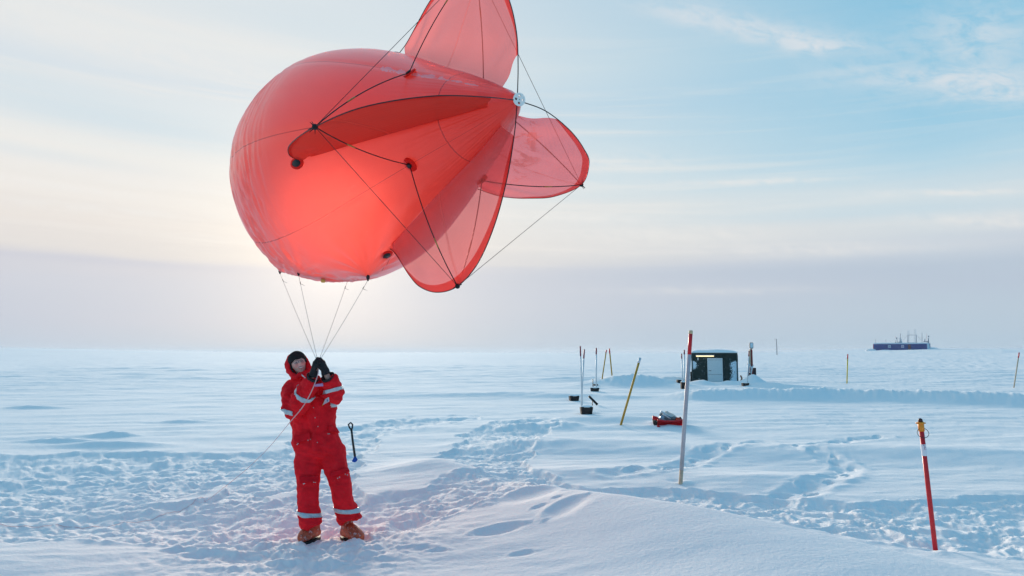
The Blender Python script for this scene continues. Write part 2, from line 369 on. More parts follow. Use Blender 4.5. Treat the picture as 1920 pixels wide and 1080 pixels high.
def height(x, y, fine=True):
    x = np.asarray(x, np.float64); y = np.asarray(y, np.float64); r = np.hypot(x, y)
    z = np.zeros_like(x)
    # distant swells
    z += 3.75 * np.exp(-((np.maximum(250 - x, 0) / 95) ** 2 + (np.maximum(x - 250, 0) / 900) ** 2 + ((y - 430) / 190) ** 2)) * sst(r, 60, 200)
    z += 10.5 * np.exp(-(((x + 900) / 430) ** 2 + ((y - 820) / 360) ** 2))
    z += .5 * fbm(x / 60, y / 40, 3) * sst(r, 60, 260)
    # wind-packed sastrugi: streaks lying across the view
    wx = x * .97 + y * .24; wy = y * .97 - x * .24
    s1 = fbm(wx / 3.2 + 3, wy / .9, 4, .52); s2 = fbm(wx / 11, wy / 3.2, 3, .5)
    amp = .028 + .05 * sst(r, 14, 60)
    z += amp * np.maximum(s1, -.25) * sst(r, 9, 18) + (.03 + .11 * sst(r, 15, 80)) * s2
    z += .05 * sst(r, 35, 90) * np.maximum(fbm(wx / 7, wy / 1.6 + 40, 4, .55), -.1) 
    z += .14 * sst(r, 90, 400) * fbm(wx / 28, wy / 8, 4, .6)
    px, py = ground_px(x, y); px = np.where(y > 1.0, px, -9999)
    near = (r < 90) & (y > 1)
    if not near.any(): return z
    X = x[near]; Y = y[near]; PX = px[near]; PY = py[near]; Z = z[near]
    for mx, my, hw, hd, hh, rg in MW:
        d = ((X - mx) / hw) ** 2 + ((Y - my) / hd) ** 2; k = np.exp(-d * 1.1)
        Z += hh * k * (1 + rg * .5 * fbm(X * 2.2, Y * 2.2, 3))
    # ploughed bank
    d, s, v, al = line_nd(X, Y, BANK)
    k = np.exp(-(d / np.where(s > 0, 1.5, .85)) ** 2) * sst(al, 0, 2.5)
    Z += k * (.40 + .10 * fbm(X * .35, Y * .5, 2) + .045 * billow(X * 1.9, Y * 1.9, 4, .6) + .05 * fbm(X * 4.5, Y * 4.5, 3, .6))
    # vehicle-packed strip in front of the bank, curved tracks
    trk = sst(PY, 752, 765) * (1 - sst(PY, 795, 812)) * sst(PX, 1330, 1500)
    Z += trk * .012 * np.sin((Y + .02 * (X - 9) ** 2) * 7.0) * (fbm(X * .8, Y * .8, 2) > -.1)
    n = r[near] < 26
    if n.any():
        X = X[n]; Y = Y[n]; PX = PX[n]; PY = PY[n]; z0 = Z[n]; fd = 1 - sst(np.hypot(X, Y), 20, 26)
        wpx = PX + 26 * fbm(X * 1.3, Y * 1.3, 3); wpy = PY + 9 * fbm(X * 1.1 + 50, Y * 1.1, 3)
        tr = np.zeros_like(X)
        for P in TRAMPLE: tr = np.maximum(tr, sst(poly_sd(wpx, wpy, P), -3, 9))
        for P in SMOOTH_ISL: tr *= 1 - sst(poly_sd(wpx, wpy, P), -4, 7)
        # foreground drift: gentle towards the camera, steep behind its crest
        cx_ = np.array([-6, -2.2, -1.1, .27, .82, 1.58, 2.3, 2.97, 3.8, 5.2, 9]); cy_ = np.array([15, 12, 10.7, 8.6, 7.7, 6.9, 6.25, 5.65, 5.0, 4.2, 2.4]); cv_ = np.array([0, 0, .09, .20, .29, .37, .35, .28, .18, .06, 0])
        gx = np.linspace(-6, 9, 601); ker = np.hanning(61); ker /= ker.sum()
        yc = np.convolve(np.pad(np.interp(gx, cx_, cy_), 30, 'edge'), ker, 'valid'); vc = np.convolve(np.pad(np.interp(gx, cx_, cv_), 30, 'edge'), ker, 'valid')
        ycx = np.interp(X, gx, yc) + .05 * fbm(X * .8, X * 0 + 3, 2); v = np.interp(X, gx, vc)
        d = (Y - ycx) / 1.45; far = d > 0; d = np.abs(d)
        k = np.where(far, np.exp(-(d / .5) ** 2), 1 / (1 + (d / 1.6) ** 2.2))
        dh = v * k * (1 - .0 * d)
        dh += .14 * np.exp(-(((X - 1.0) / 2.0) ** 2 + ((Y - 3.6) / 1.4) ** 2))
        z0 = z0 + dh
        tr = fd * tr * np.where(far | (v < .15), 1, 1 - .85 * sst(v * k, .14, .24))
        wX = X + .25 * fbm(X * 1.7, Y * 1.7, 2); wY = Y + .25 * fbm(X * 1.7 + 7, Y * 1.7, 2)
        lump = fbm(wX * 3.4, wY * 4.2, 4, .58) + .5 * billow(wX * 1.9, wY * 2.6, 3, .5); l2 = fbm(X * .9, Y * 1.1, 4, .55); l3 = fbm(wX * 9 + 9, wY * 11, 3, .55)
        z0 = z0 + tr * (-.05 + .038 * lump + .055 * l2 + .018 * l3 * (1 + .8 * l2) + .012 * np.maximum(fbm(X * 17, Y * 17, 2), .05))
        # small rim of thrown-up snow along the edge
        z0 = z0 + .035 * np.exp(-((tr - .35) / .22) ** 2) * (tr > .02) * (.6 + fbm(X * 4, Y * 4, 2))
        # smooth wind ripples on undisturbed snow
        un = 1 - tr
        dm = 1 - .75 * sst(v * k, .06, .16)
        z0 = z0 + fd * un * dm * (.020 * fbm(X * .5 + Y * .3, Y * 1.6 - X * .4, 3) + .006 * fbm(X * 2.0 + Y, Y * 6, 3))
        for T in TRAILS:
            d, s, v2, al = line_nd(X + .08 * fbm(X * 2.5, Y * 2.5, 2), Y, T); kk = np.exp(-(d / .17) ** 2) * sst(fbm(al * 1.1, d * 0 + 4, 2), -.45, .1)
            z0 = z0 - kk * (.035 + .03 * fbm(X * 5, Y * 5, 3)) + .018 * np.exp(-((d - .27) / .09) ** 2) * (.6 + fbm(X * 5, Y * 5, 2))
        for (fx, fy, an, szz, dp) in PRINTS:
            c_, s_ = math.cos(an), math.sin(an); u = (X - fx) * c_ + (Y - fy) * s_; v_ = -(X - fx) * s_ + (Y - fy) * c_
            q = (u / szz) ** 2 + (v_ / (szz * .5)) ** 2
            m = q < 6
            if m.any():
                qq = q[m]; rr_ = 1 + .25 * fbm(X[m] * 9, Y[m] * 9, 2)
                z0[m] += -dp * np.exp(-(qq * rr_) ** 1.6) + dp * .35 * np.exp(-((qq - 1.7) / .7) ** 2) * (v_[m] > 0)
        # boot prints churned round the man
        q = np.hypot(X + 2.0, Y - 6.8); z0 = z0 + np.exp(-(q / 1.0) ** 2) * (.05 * billow(X * 4.2, Y * 4.2, 3, .6) + .01)
        z0 = z0 - np.exp(-(q / .75) ** 4) * .012
        ZN = Z[n].copy(); ZN[:] = z0; tmp = Z.copy(); tmp[n] = ZN; Z = tmp
    z[near] = Z
    return z
def hz(x, y): return float(height(np.array([x]), np.array([y]))[0])
def gp(px, py, it=12):                # photo pixel -> point on the terrain
    z = 0.0; v = ray(px, py)
    for _ in range(it):
        t = (z - CZ) / v[2]; x, y = v[0] * t, v[1] * t; z = .5 * z + .5 * hz(x, y)
    return Vector((x, y, hz(x, y)))

def build_terrain():
    rows = [.6]
    while rows[-1] < 9000:
        r = rows[-1]
        rows.append(r * (1 + (.05 if r < 3.0 else .0042 if r < 13 else .0085 if r < 90 else .018 if r < 900 else .05)))
    rows = np.array(rows)
    A = math.radians(44)
    fa = np.linspace(-A, A, 900); back = np.linspace(A, 2 * math.pi - A, 74)[1:-1]
    ang = np.concatenate([fa, back]); nr, na = len(rows), len(ang)
    x = rows[:, None] * np.sin(ang)[None]; y = rows[:, None] * np.cos(ang)[None]
    z = height(x.ravel(), y.ravel()).reshape(x.shape)
    co = np.stack([x, y, z], -1).reshape(-1, 3).astype(np.float32)
    co = np.vstack([co, [[0, 0, float(z[0].mean())]]]).astype(np.float32)
    i = np.arange(nr - 1)[:, None]; j = np.arange(na)[None]; j2 = (j + 1) % na
    q = np.stack([i * na + j, i * na + j2, (i + 1) * na + j2, (i + 1) * na + j], -1).reshape(-1, 4)[:, ::-1]
    tri = np.stack([np.full(na, nr * na), np.arange(na), (np.arange(na) + 1) % na], -1)[:, ::-1]
    me = bpy.data.meshes.new('snow_ground'); me.vertices.add(len(co)); me.vertices.foreach_set('co', co.ravel())
    loops = np.concatenate([q.ravel(), tri.ravel()]).astype(np.int32)
    st_ = np.concatenate([np.arange(len(q)) * 4, len(q) * 4 + np.arange(len(tri)) * 3]).astype(np.int32)
    me.loops.add(len(loops)); me.loops.foreach_set('vertex_index', loops)
    me.polygons.add(len(st_)); me.polygons.foreach_set('loop_start', st_)
    me.polygons.foreach_set('use_smooth', np.ones(len(st_), bool)); me.update(calc_edges=True); me.validate()
    o = link('snow_ground', me, M['snow'], smooth=False); o['kind'] = 'structure'
    o['label'] = 'wide wind-packed snowfield with trampled patches and drifts'
    if me.polygons[0].normal.z < 0: me.flip_normals()
    return o
build_terrain()
# ------------------------------------------------------------------ tethered balloon
HUB = Vector((0.04671563, 5.8, 4.04536909))
AX = Vector((-0.66444805, 0.74731929, -0.00476075)).normalized()      # tail -> nose
SI = Vector((-0.74732776, -0.66445558, 0)); UP = Vector((-0.00316331, 0.00355784, 0.99998867))
def fabric(name, base, trans_col, kt, rough=.35, clear=None, clear_col=(1, 1, 1, 1), seams=False, frost=False):
    m = bpy.data.materials.new(name); m.use_nodes = True; t = NT(m.node_tree); t.n.remove(t.n['Principled BSDF'])
    out = t.n['Material Output']
    uv = t.new('ShaderNodeUVMap').outputs[0]; sp_ = t.new('ShaderNodeSeparateXYZ'); t.put(sp_.inputs[0], uv)
    oc = t.new('ShaderNodeTexCoord').outputs['Object']
    bp = t.new('ShaderNodeBump'); bp.inputs['Distance'].default_value = .02
    base = tuple(base) + (1,); trans_col = tuple(trans_col) + (1,)
    d = t.new('ShaderNodeBsdfPrincipled'); d.inputs['Roughness'].default_value = rough; d.inputs['Specular IOR Level'].default_value = .5
    tr = t.new('ShaderNodeBsdfTranslucent')
    if seams:
        U, V = sp_.outputs[0], sp_.outputs[1]      # U = angle 0..1, V = metres from tail
        g = t.m('ABSOLUTE', t.m('SUBTRACT', t.m('FRACT', t.m('MULTIPLY', U, 8)), .5))
        line = t.m('GREATER_THAN', g, .4940)
        r1 = t.m('LESS_THAN', t.m('ABSOLUTE', t.m('SUBTRACT', V, .62)), .006)
        line = t.m('MAXIMUM', line, r1)
        cN = t.noise(oc, 2.2, 4, .6)
        bc = t.ramp(cN, [(.3, tuple(c * .88 for c in base[:3]) + (1,)), (.7, base)])
        bc = t.mix(t.m('MULTIPLY', line, .75), bc, (.30, .012, .012, 1))
        tn = t.noise(t.comb(t.m('MULTIPLY', U, 40), t.m('MULTIPLY', V, 9), 1.0), 1.0, 3, .6)
        tape = t.m('MULTIPLY', t.m('LESS_THAN', t.m('ABSOLUTE', t.m('SUBTRACT', U, .1255)), t.m('MULTIPLY', t.m('SUBTRACT', tn, .42), .055)), t.m('MULTIPLY', t.m('GREATER_THAN', V, .32), t.m('LESS_THAN', V, 1.35)))
        fleck = t.m('MULTIPLY', t.rng(t.noise(oc, 26, 2, .5), .76, .80), .6); scuff = t.m('MULTIPLY', t.rng(t.noise(t.comb(t.m('MULTIPLY', U, 30), t.m('MULTIPLY', V, 1.6), 7.0), 1.0, 6, .7), .60, .75), .30)
        bc = t.mix(t.m('MAXIMUM', fleck, scuff), bc, (.85, .42, .42, 1))
        bc = t.mix(tape, bc, (.72, .58, .70, 1))
        t.put(d.inputs['Base Color'], bc)
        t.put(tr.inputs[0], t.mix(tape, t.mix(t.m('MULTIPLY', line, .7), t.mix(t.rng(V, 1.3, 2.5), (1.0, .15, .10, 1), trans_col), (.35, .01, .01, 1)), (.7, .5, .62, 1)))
        # wrinkles run round the hull: fine along V, long along U; stronger near the nose and belly
        w1 = t.noise(t.comb(t.m('MULTIPLY', U, 7.0), t.m('ADD', t.m('MULTIPLY', V, 7.5), t.m('MULTIPLY', t.noise(oc, 1.2, 2), 3.0)), 0.0), 1.0, 5, .55)
        wr = t.m('MULTIPLY', w1, t.rng(V, 2.3, 3.6, .10, 1.0))
        w2 = t.noise(t.comb(t.m('MULTIPLY', U, 60.0), t.m('MULTIPLY', V, .9), 2.0), 1.0, 4, .5)
        wr = t.m('ADD', wr, t.m('MULTIPLY', w2, t.rng(V, 1.6, .5, .02, .35)))
        wr = t.m('ADD', wr, t.m('MULTIPLY', t.noise(oc, .9, 2), .5))
        t.put(bp.inputs['Height'], wr); bp.inputs['Strength'].default_value = .9
    else:
        n = t.noise(oc, 1.6, 6, .6, 1.2)
        U, V = sp_.outputs[0], sp_.outputs[1]
        bc = t.ramp(n, [(.3, tuple(c * .85 for c in base[:3]) + (1,)), (.7, base)])
        t.put(d.inputs['Base Color'], bc); t.put(tr.inputs[0], trans_col)
        w1 = t.noise(t.comb(t.m('MULTIPLY', U, 2.0), t.m('MULTIPLY', V, 26.0), 0.0), 1.0, 4, .5)
        t.put(bp.inputs['Height'], w1); bp.inputs['Strength'].default_value = .35
    for nd in (d, tr): t.put(nd.inputs['Normal'], bp.outputs[0])
    ms = t.new('ShaderNodeMixShader'); ms.inputs[0].default_value = kt
    t.l.new(d.outputs[0], ms.inputs[1]); t.l.new(tr.outputs[0], ms.inputs[2]); res = ms.outputs[0]
    if seams:                                  # glossy plastic film: forward scatter plus sheen at grazing angles
        rf = t.new('ShaderNodeBsdfRefraction'); rf.inputs['Color'].default_value = (1.0, .42, .36, 1); rf.inputs['Roughness'].default_value = .85; rf.inputs['IOR'].default_value = 1.07
        mr = t.new('ShaderNodeMixShader'); mr.inputs[0].default_value = .03; t.l.new(res, mr.inputs[1]); t.l.new(rf.outputs[0], mr.inputs[2])
        tp_ = t.new('ShaderNodeBsdfTransparent'); tp_.inputs[0].default_value = (1.0, .34, .30, 1); m3_ = t.new('ShaderNodeMixShader'); m3_.inputs[0].default_value = .095
        t.l.new(mr.outputs[0], m3_.inputs[1]); t.l.new(tp_.outputs[0], m3_.inputs[2]); mr = m3_
        gls_ = t.new('ShaderNodeBsdfGlossy'); gls_.inputs['Roughness'].default_value = .30; gls_.inputs['Color'].default_value = (.95, .92, .95, 1)
        t.put(gls_.inputs['Normal'], bp.outputs[0])
        lw = t.new('ShaderNodeLayerWeight'); lw.inputs['Blend'].default_value = .35
        mg = t.new('ShaderNodeMixShader'); t.put(mg.inputs[0], t.m('ADD', .035, t.m('MULTIPLY', t.m('POWER', lw.outputs['Facing'], 2.0), .62)))
        t.l.new(mr.outputs[0], mg.inputs[1]); t.l.new(gls_.outputs[0], mg.inputs[2]); res = mg.outputs[0]
    if clear is not None:
        tp = t.new('ShaderNodeBsdfTransparent')
        fac = clear
        crease = t.m('LESS_THAN', t.m('ABSOLUTE', t.m('SUBTRACT', U, .5)), .006)
        if frost:
            fr = t.rng(t.noise(oc, 3.0, 8, .72, .8), .54, .60)
            zone = t.m('MULTIPLY', t.rng(V, .62, .30), t.rng(U, .85, .5))
            fac = t.m('SUBTRACT', clear, t.m('MULTIPLY', t.m('MULTIPLY', fr, zone), clear * .75))
        fac = t.m('SUBTRACT', fac, t.m('MULTIPLY', crease, .2))
        t.put(tp.inputs[0], t.mix(t.rng(n, .35, .75), tuple(clear_col), tuple(c * .9 for c in clear_col[:3]) + (1,)))
        m2 = t.new('ShaderNodeMixShader'); t.put(m2.inputs[0], fac)
        t.l.new(res, m2.inputs[1]); t.l.new(tp.outputs[0], m2.inputs[2]); res = m2.outputs[0]
    t.l.new(res, out.inputs[0]); return m
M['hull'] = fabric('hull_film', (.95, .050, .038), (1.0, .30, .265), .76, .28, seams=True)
M['fin'] = fabric('fin_film', (.80, .055, .05), (1.0, .20, .17), .6, .35, clear=.54, clear_col=(1, .40, .43, 1))
M['near_fin'] = fabric('dense_fin_film', (.72, .026, .015), (1.0, .09, .05), .5, .35, clear=.34, clear_col=(.95, .36, .32, 1))
M['fin_frost'] = fabric('fin_film_frosted', (.78, .055, .05), (1.0, .20, .18), .6, .35, clear=.54, clear_col=(1, .36, .43, 1), frost=True)
M['hem'] = fabric('hem_film', (.80, .045, .035), (1.0, .14, .11), .6, .4, clear=.42, clear_col=(1, .4, .38, 1))
M['cord'] = mat('thin_cord', (.035, .03, .035), .6)
M['pale_cord'] = mat('pale_cord', (.42, .40, .38), .7)
M['white_plastic'] = mat('white_plastic', (.90, .88, .84), .35)

def prof(s):
    smax, rmax, nose, pw = 2.9, 1.31, 4.6, .9
    if s <= smax:
        xs = [0, .10, .25, .5, .75, 1.03, 1.5, 1.92, 2.3, 2.6, 2.9]; ys = [.05, .13, .215, .36, .49, .63, .89, 1.08, 1.22, 1.29, 1.31]
        return float(np.interp(s, xs, ys))
    t = (s - smax) / (nose - smax); return rmax * math.cos(math.asin(min(1, t))) ** pw
def smprof():
    S = np.concatenate([np.linspace(0, 2.9, 150), 2.9 + (4.6 - 2.9) * np.sin(np.linspace(0, math.pi / 2, 90))[1:]])
    Rr = np.array([prof(s) for s in S]); k = np.ones(19) / 19
    sm = np.convolve(np.pad(Rr, 9, 'edge'), k, 'valid'); Rr[:141] = np.where(S[:141] > .16, sm[:141], Rr[:141]); Rr[-1] = .001
    return S, Rr
PS, PR = smprof()
def bpt(s, ang, r): return HUB + AX * s + (SI * math.cos(ang) + UP * math.sin(ang)) * r
def ray_on(px, py, z):                 # where a photo ray meets a level plane
    v = ray(px, py); t = (z - CZ) / v[2]; return Vector(np.array([0, 0, CZ]) + v * t)
# belly rigging points (a square under the hull)
PULL = [at(525, 508, 8.55), at(560, 511, 7.65), at(652, 521, 7.95), at(690, 520, 7.25)]
balloon = empty('tethered_balloon', HUB)
tag(balloon, 'huge translucent red balloon with four pink tail fins, tugging above the man', 'balloon')
def child(o, parent):                  # keep world-space mesh under an offset parent
    o.parent = parent; o.matrix_parent_inverse = parent.matrix_basis.inverted(); return o
bpy.context.view_layer.update()

def make_hull():
    na = 320; vs = []; uv = []
    for s, r in zip(PS, PR):
        for i in range(na):
            a = 2 * math.pi * i / na
            rr = r * (1 + .006 * abs(math.cos(a * 4 + .0)) * (1 if s > .3 else 0))
            rr *= 1 - .10 * max(0, -math.sin(a)) ** .8 * math.exp(-((s - 1.7) / .85) ** 2)
            vs.append(np.array(bpt(s, a, rr))); uv.append((i / na, s))
    vs = np.array(vs)
    cen = np.array(HUB)[None] + np.array(AX)[None] * np.repeat(PS, na)[:, None]
    for p in PULL:
        p = np.array(p); d = np.linalg.norm(vs - p, axis=1); k = np.argmin(d); dv = p - vs[k]
        wgt = np.exp(-((np.linalg.norm(vs - vs[k], axis=1)) / .40)) ; vs = vs + wgt[:, None] * dv * 1.0
    # film puckers: pleats running round the nose, and radiating from the pulled corners
    aa = np.tile(2 * np.pi * np.arange(na) / na, len(PS)); ss = np.repeat(PS, na)
    e_ = vs - cen; e_ /= (np.linalg.norm(e_, axis=1) + 1e-6)[:, None]
    ca, sa = np.cos(aa), np.sin(aa)
    loc = sst(ss, 2.3, 3.3) * (1 - sst(ss, 4.25, 4.5)) * (.35 + .65 * sst(fbm(ca * 1.3 + 5, sa * 1.3 + ss, 2), -.25, .3))
    pl = np.abs(fbm(ss * 9.5 + .8 * fbm(ca * 1.5, sa * 1.5 + ss, 2), ca * 1.1 + sa * .9, 3, .6))
    disp = -.028 * loc * np.clip(.30 - pl, 0, 1) / .30
    disp += .010 * fbm(ca * 1.2 + ss * .9, sa * 1.2 - ss * .5, 3)
    gf = (aa * 8 / (2 * np.pi)) % 1; disp += -.007 * np.exp(-(np.minimum(gf, 1 - gf) / .05) ** 2) * sst(ss, .3, .8)
    rad_ = fbm(ca * 22, sa * 22 + ss * .5, 2); disp += .006 * rad_ * (1 - sst(ss, .35, 1.5)) * sst(ss, .1, .3)
    for p in PULL:
        p = np.array(p); dd = vs - p; r_ = np.linalg.norm(dd, axis=1); th = np.arctan2(dd @ np.array(AX), dd @ np.array(SI))
        disp += .010 * np.exp(-((r_ - .22) / .25) ** 2) * np.cos(th * 13 + 2 * fbm(r_ * 3, th, 1))
    vs = vs + e_ * disp[:, None]
    me = bpy.data.meshes.new('envelope'); f = []
    ns = len(PS)
    for j in range(ns - 1):
        for i in range(na):
            i2 = (i + 1) % na; f.append((j * na + i, (j + 1) * na + i, (j + 1) * na + i2, j * na + i2))
    f.append(tuple(range(na))); f.append(tuple((ns - 1) * na + i for i in range(na))[::-1])
    me.from_pydata([tuple(v) for v in vs], [], f); me.update()
    ul = me.uv_layers.new(name='UVMap'); 
    lv = np.empty(len(me.loops), np.int32); me.loops.foreach_get('vertex_index', lv)
    U = np.array(uv, np.float32)[lv]
    # unwrap the last strip
    st = np.empty(len(me.polygons), np.int32); me.polygons.foreach_get('loop_start', st)
    for k in range(len(me.polygons) - 2):
        if k % na == na - 1: 
            for q in range(4):
                if U[st[k] + q, 0] < .1: U[st[k] + q, 0] = 1.0
    ul.data.foreach_set('uv', U.ravel())
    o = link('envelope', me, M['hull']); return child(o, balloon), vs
hull, hull_vs = make_hull()

def cr(pts, n):                        # Catmull-Rom through points
    P = [Vector(p) for p in pts]; P = [P[0] * 2 - P[1]] + P + [P[-1] * 2 - P[-2]]; out = []
    for i in range(1, len(P) - 2):
        for k in range(n):
            t = k / n; a, b, c, d = P[i - 1:i + 3]
            out.append(.5 * ((2 * b) + (c - a) * t + (2 * a - 5 * b + 4 * c - d) * t * t + (3 * b - a - 3 * c + d) * t ** 3))
    out.append(P[-2]); return out
OUTL = [(0, 0), (-.14, .52), (-.20, 1.1), (.05, 1.53), (.61, 1.645), (1.2, 1.58), (1.68, 1.38), (2.02, 1.14)]
OUTB = [(0, 0), (.01, .3), (.07, .7), (.20, 1.1), (.40, 1.42), (.67, 1.60), (.98, 1.635), (1.28, 1.56), (1.5, 1.42), (1.78, 1.18), (1.95, 1.08)]
OUTR = [(0, 0), (-.08, .27), (-.02, .65), (.12, 1.0), (.31, 1.30), (.76, 1.68), (1.27, 1.79), (1.56, 1.72), (1.89, 1.50), (2.0, 1.15)]
OUTT = [(0, 0), (0, .33), (.03, .64), (.14, .99), (.34, 1.35), (.67, 1.58), (1.0, 1.63), (1.3, 1.55), (1.48, 1.47), (1.82, 1.21), (1.98, 1.13)]
angs = dict(L=-.264 - .006, B=-math.pi / 2 + .093 - .006, R=math.pi + .208 - .006, T=math.pi / 2 + .038 - .006)
tipi = dict(L=.61, B=.67, R=.76, T=.67)
RODS = {}
def hull_r(s): return float(np.interp(s, PS, PR))
def make_fin(key, out, start, end, fm):
    an = angs[key]
    crv = cr([Vector((p[0], p[1], 0)) for p in out], 14)          # (s, r)
    # billow: film bows slightly sideways
    def P(s, r, off=0.0):
        e = SI * math.cos(an) + UP * math.sin(an); n = AX.cross(e); return HUB + AX * s + e * r + n * off
    RODS[key] = P
    # arc-length parametrise
    L = [0]
    for a, b in zip(crv, crv[1:]): L.append(L[-1] + (b - a).length)
    tot = L[-1]
    def outer(t):
        d = t * tot; k = min(max(np.searchsorted(L, d) - 1, 0), len(crv) - 2); u = (d - L[k]) / (L[k + 1] - L[k] + 1e-9); return crv[k].lerp(crv[k + 1], u)
    nu, nv = 60, 26
    grid = []; uvs = []
    for i in range(nu + 1):
        t = i / nu; to = start + (end - start) * t; o = outer(to)
        si = .22 + (1.90 - .22) * (t ** .95); ri = hull_r(si) * 1.0 - .03
        row = []
        for j in range(nv + 1):
            v = j / nv; s = si + (o.x - si) * v; r = ri + (o.y - ri) * v
            # scalloped free edges near both ends
            off = .05 * math.sin(math.pi * v) * math.sin(math.pi * t) + .016 * v * (1.05 - v) * 4 * math.sin(v * 5 + t * 19 + 2 * math.sin(t * 7))
            grid.append(P(s, r, off)); uvs.append((t, v))
    def sheet(name, j0, j1, m, lift=0.0):
        idx = {}; vs = []; fs = []; uu = []
        for i in range(nu + 1):
            for j in range(j0, j1 + 1):
                idx[i, j] = len(vs); e = (SI * math.cos(an) + UP * math.sin(an)); n = AX.cross(e); vs.append(grid[i * (nv + 1) + j] + n * lift); uu.append(uvs[i * (nv + 1) + j])
        for i in range(nu):
            for j in range(j0, j1): fs.append((idx[i, j], idx[i + 1, j], idx[i + 1, j + 1], idx[i, j + 1]))
        me = bpy.data.meshes.new(name); me.from_pydata([tuple(v) for v in vs], [], fs); me.update()
        ul = me.uv_layers.new(name='UVMap'); lv = np.empty(len(me.loops), np.int32); me.loops.foreach_get('vertex_index', lv)
        ul.data.foreach_set('uv', np.array(uu, np.float32)[lv].ravel()); return link(name, me, m)
    fin = child(sheet('fin', 0, nv, fm), balloon)
    hem = child(sheet('hem', nv - 2, nv, M['hem'], .004), fin)
    # spar along the outer edge, from hub to forward pad
    pts = [P(c.x, c.y) for c in crv]
    mb = MB(); mb.tube(pts, .0048, 6); child(mb.build('spar', M['black_metal']), balloon)
    return P
FP = {}
FP['R'] = make_fin('R', OUTR, .13, .97, M['fin_frost'])
FP['T'] = make_fin('T', OUTT, .13, .95, M['fin'])
FP['B'] = make_fin('B', OUTB, .10, .985, M['fin'])
FP['L'] = make_fin('L', OUTL, .115, .985, M['near_fin'])
tipP = dict(L=FP['L'](.61, 1.645), B=FP['B'](.67, 1.60), R=FP['R'](.76, 1.68), T=FP['T'](.67, 1.58))
def on_hull(s, ang, lift=.012):
    j = int(np.argmin(np.abs(PS - s))); i = int(round((ang % (2 * math.pi)) / (2 * math.pi) * 320)) % 320
    p = Vector(hull_vs[j * 320 + i]); return p + (p - (HUB + AX * s)).normalized() * lift
sg = 1.03
GT = dict(TL=on_hull(sg, math.pi / 4), LB=on_hull(sg, -math.pi / 4), BR=on_hull(sg, -3 * math.pi / 4), RT=on_hull(sg, 3 * math.pi / 4))
def rod(a, b, bow=None):
    m = (a + b) / 2 + (bow or Vector((0, 0, 0))); pts = [a.lerp(m, t).lerp(m.lerp(b, t), t) for t in np.linspace(0, 1, 13)]
    mb = MB(); mb.tube(pts, .0052, 6); o = child(mb.build('strut', M['black_metal']), balloon)
    k = Vector(pts[7]); k2 = Vector(pts[8]); mb = MB(); mb.tube([k, k2], .007, 6); s_ = mb.build('joint_sleeve', mat_sleeve); child(s_, o)
mat_sleeve = mat('bamboo_sleeve', (.50, .27, .08), .5)
outw = lambda k: (GT[k] - (HUB + AX * sg)).normalized() * .10
for g, fs in (('TL', 'TL'), ('LB', 'LB'), ('BR', 'BR'), ('RT', 'RT')):
    for f_ in fs: rod(GT[g], tipP[f_], outw(g))
for k, p in GT.items():
    n = (p - (HUB + AX * sg)).normalized(); u_ = AX; v_ = n.cross(u_)
    mb = MB(); mb.loft([(p - n * .012, u_ * .075, v_ * .075), (p + n * .004, u_ * .07, v_ * .07)], 20); d_ = child(mb.build('strut_pad', M['hem']), balloon)
    mb = MB(); mb.loft([(p, u_ * .028, v_ * .028), (p + n * .02, u_ * .026, v_ * .026)], 14); child(mb.build('grommet', M['black_metal']), d_)
# forward pads where the spars end on the hull
for key, out in (('L', OUTL), ('B', OUTB), ('R', OUTR), ('T', OUTT)):
    s_, r_ = out[-1]; an = angs[key]; s_ += .07
    p = on_hull(s_, an, .010); e = (SI * math.cos(an) + UP * math.sin(an)); slope = (hull_r(s_ + .1) - hull_r(s_ - .1)) / .2
    u_ = (AX + e * slope).normalized(); v_ = u_.cross(e).normalized(); n = v_.cross(u_).normalized()
    if n.dot(e) < 0: n = -n
    mb = MB(); mb.loft([(p - n * .01, u_ * .085, v_ * .06), (p + n * .003, u_ * .08, v_ * .055)], 18); d_ = child(mb.build('spar_pad', M['hem']), balloon)
    mb = MB(); mb.loft([(p, u_ * .055, v_ * .038), (p + n * .014, u_ * .05, v_ * .034)], 16); child(mb.build('grommet', M['black_metal']), d_)
# knots at fin tips
for k, p in tipP.items():
    mb = MB(); mb.ball(p, .024, n=10)
    for j in range(6):
        d_ = Vector((random.uniform(-1, 1), random.uniform(-1, 1), random.uniform(-1, 1))).normalized(); mb.tube([p, p + d_ * .06], [.006, .002], 5)
    child(mb.build('tip_knot', M['dark']), balloon)
# guy lines from tip to tip
for a, b in ('LT', 'LB', 'BR', 'RT'):
    mb = MB(); mb.tube([tipP[a], tipP[b]], .0026, 5); child(mb.build('guy_line', M['cord']), balloon)
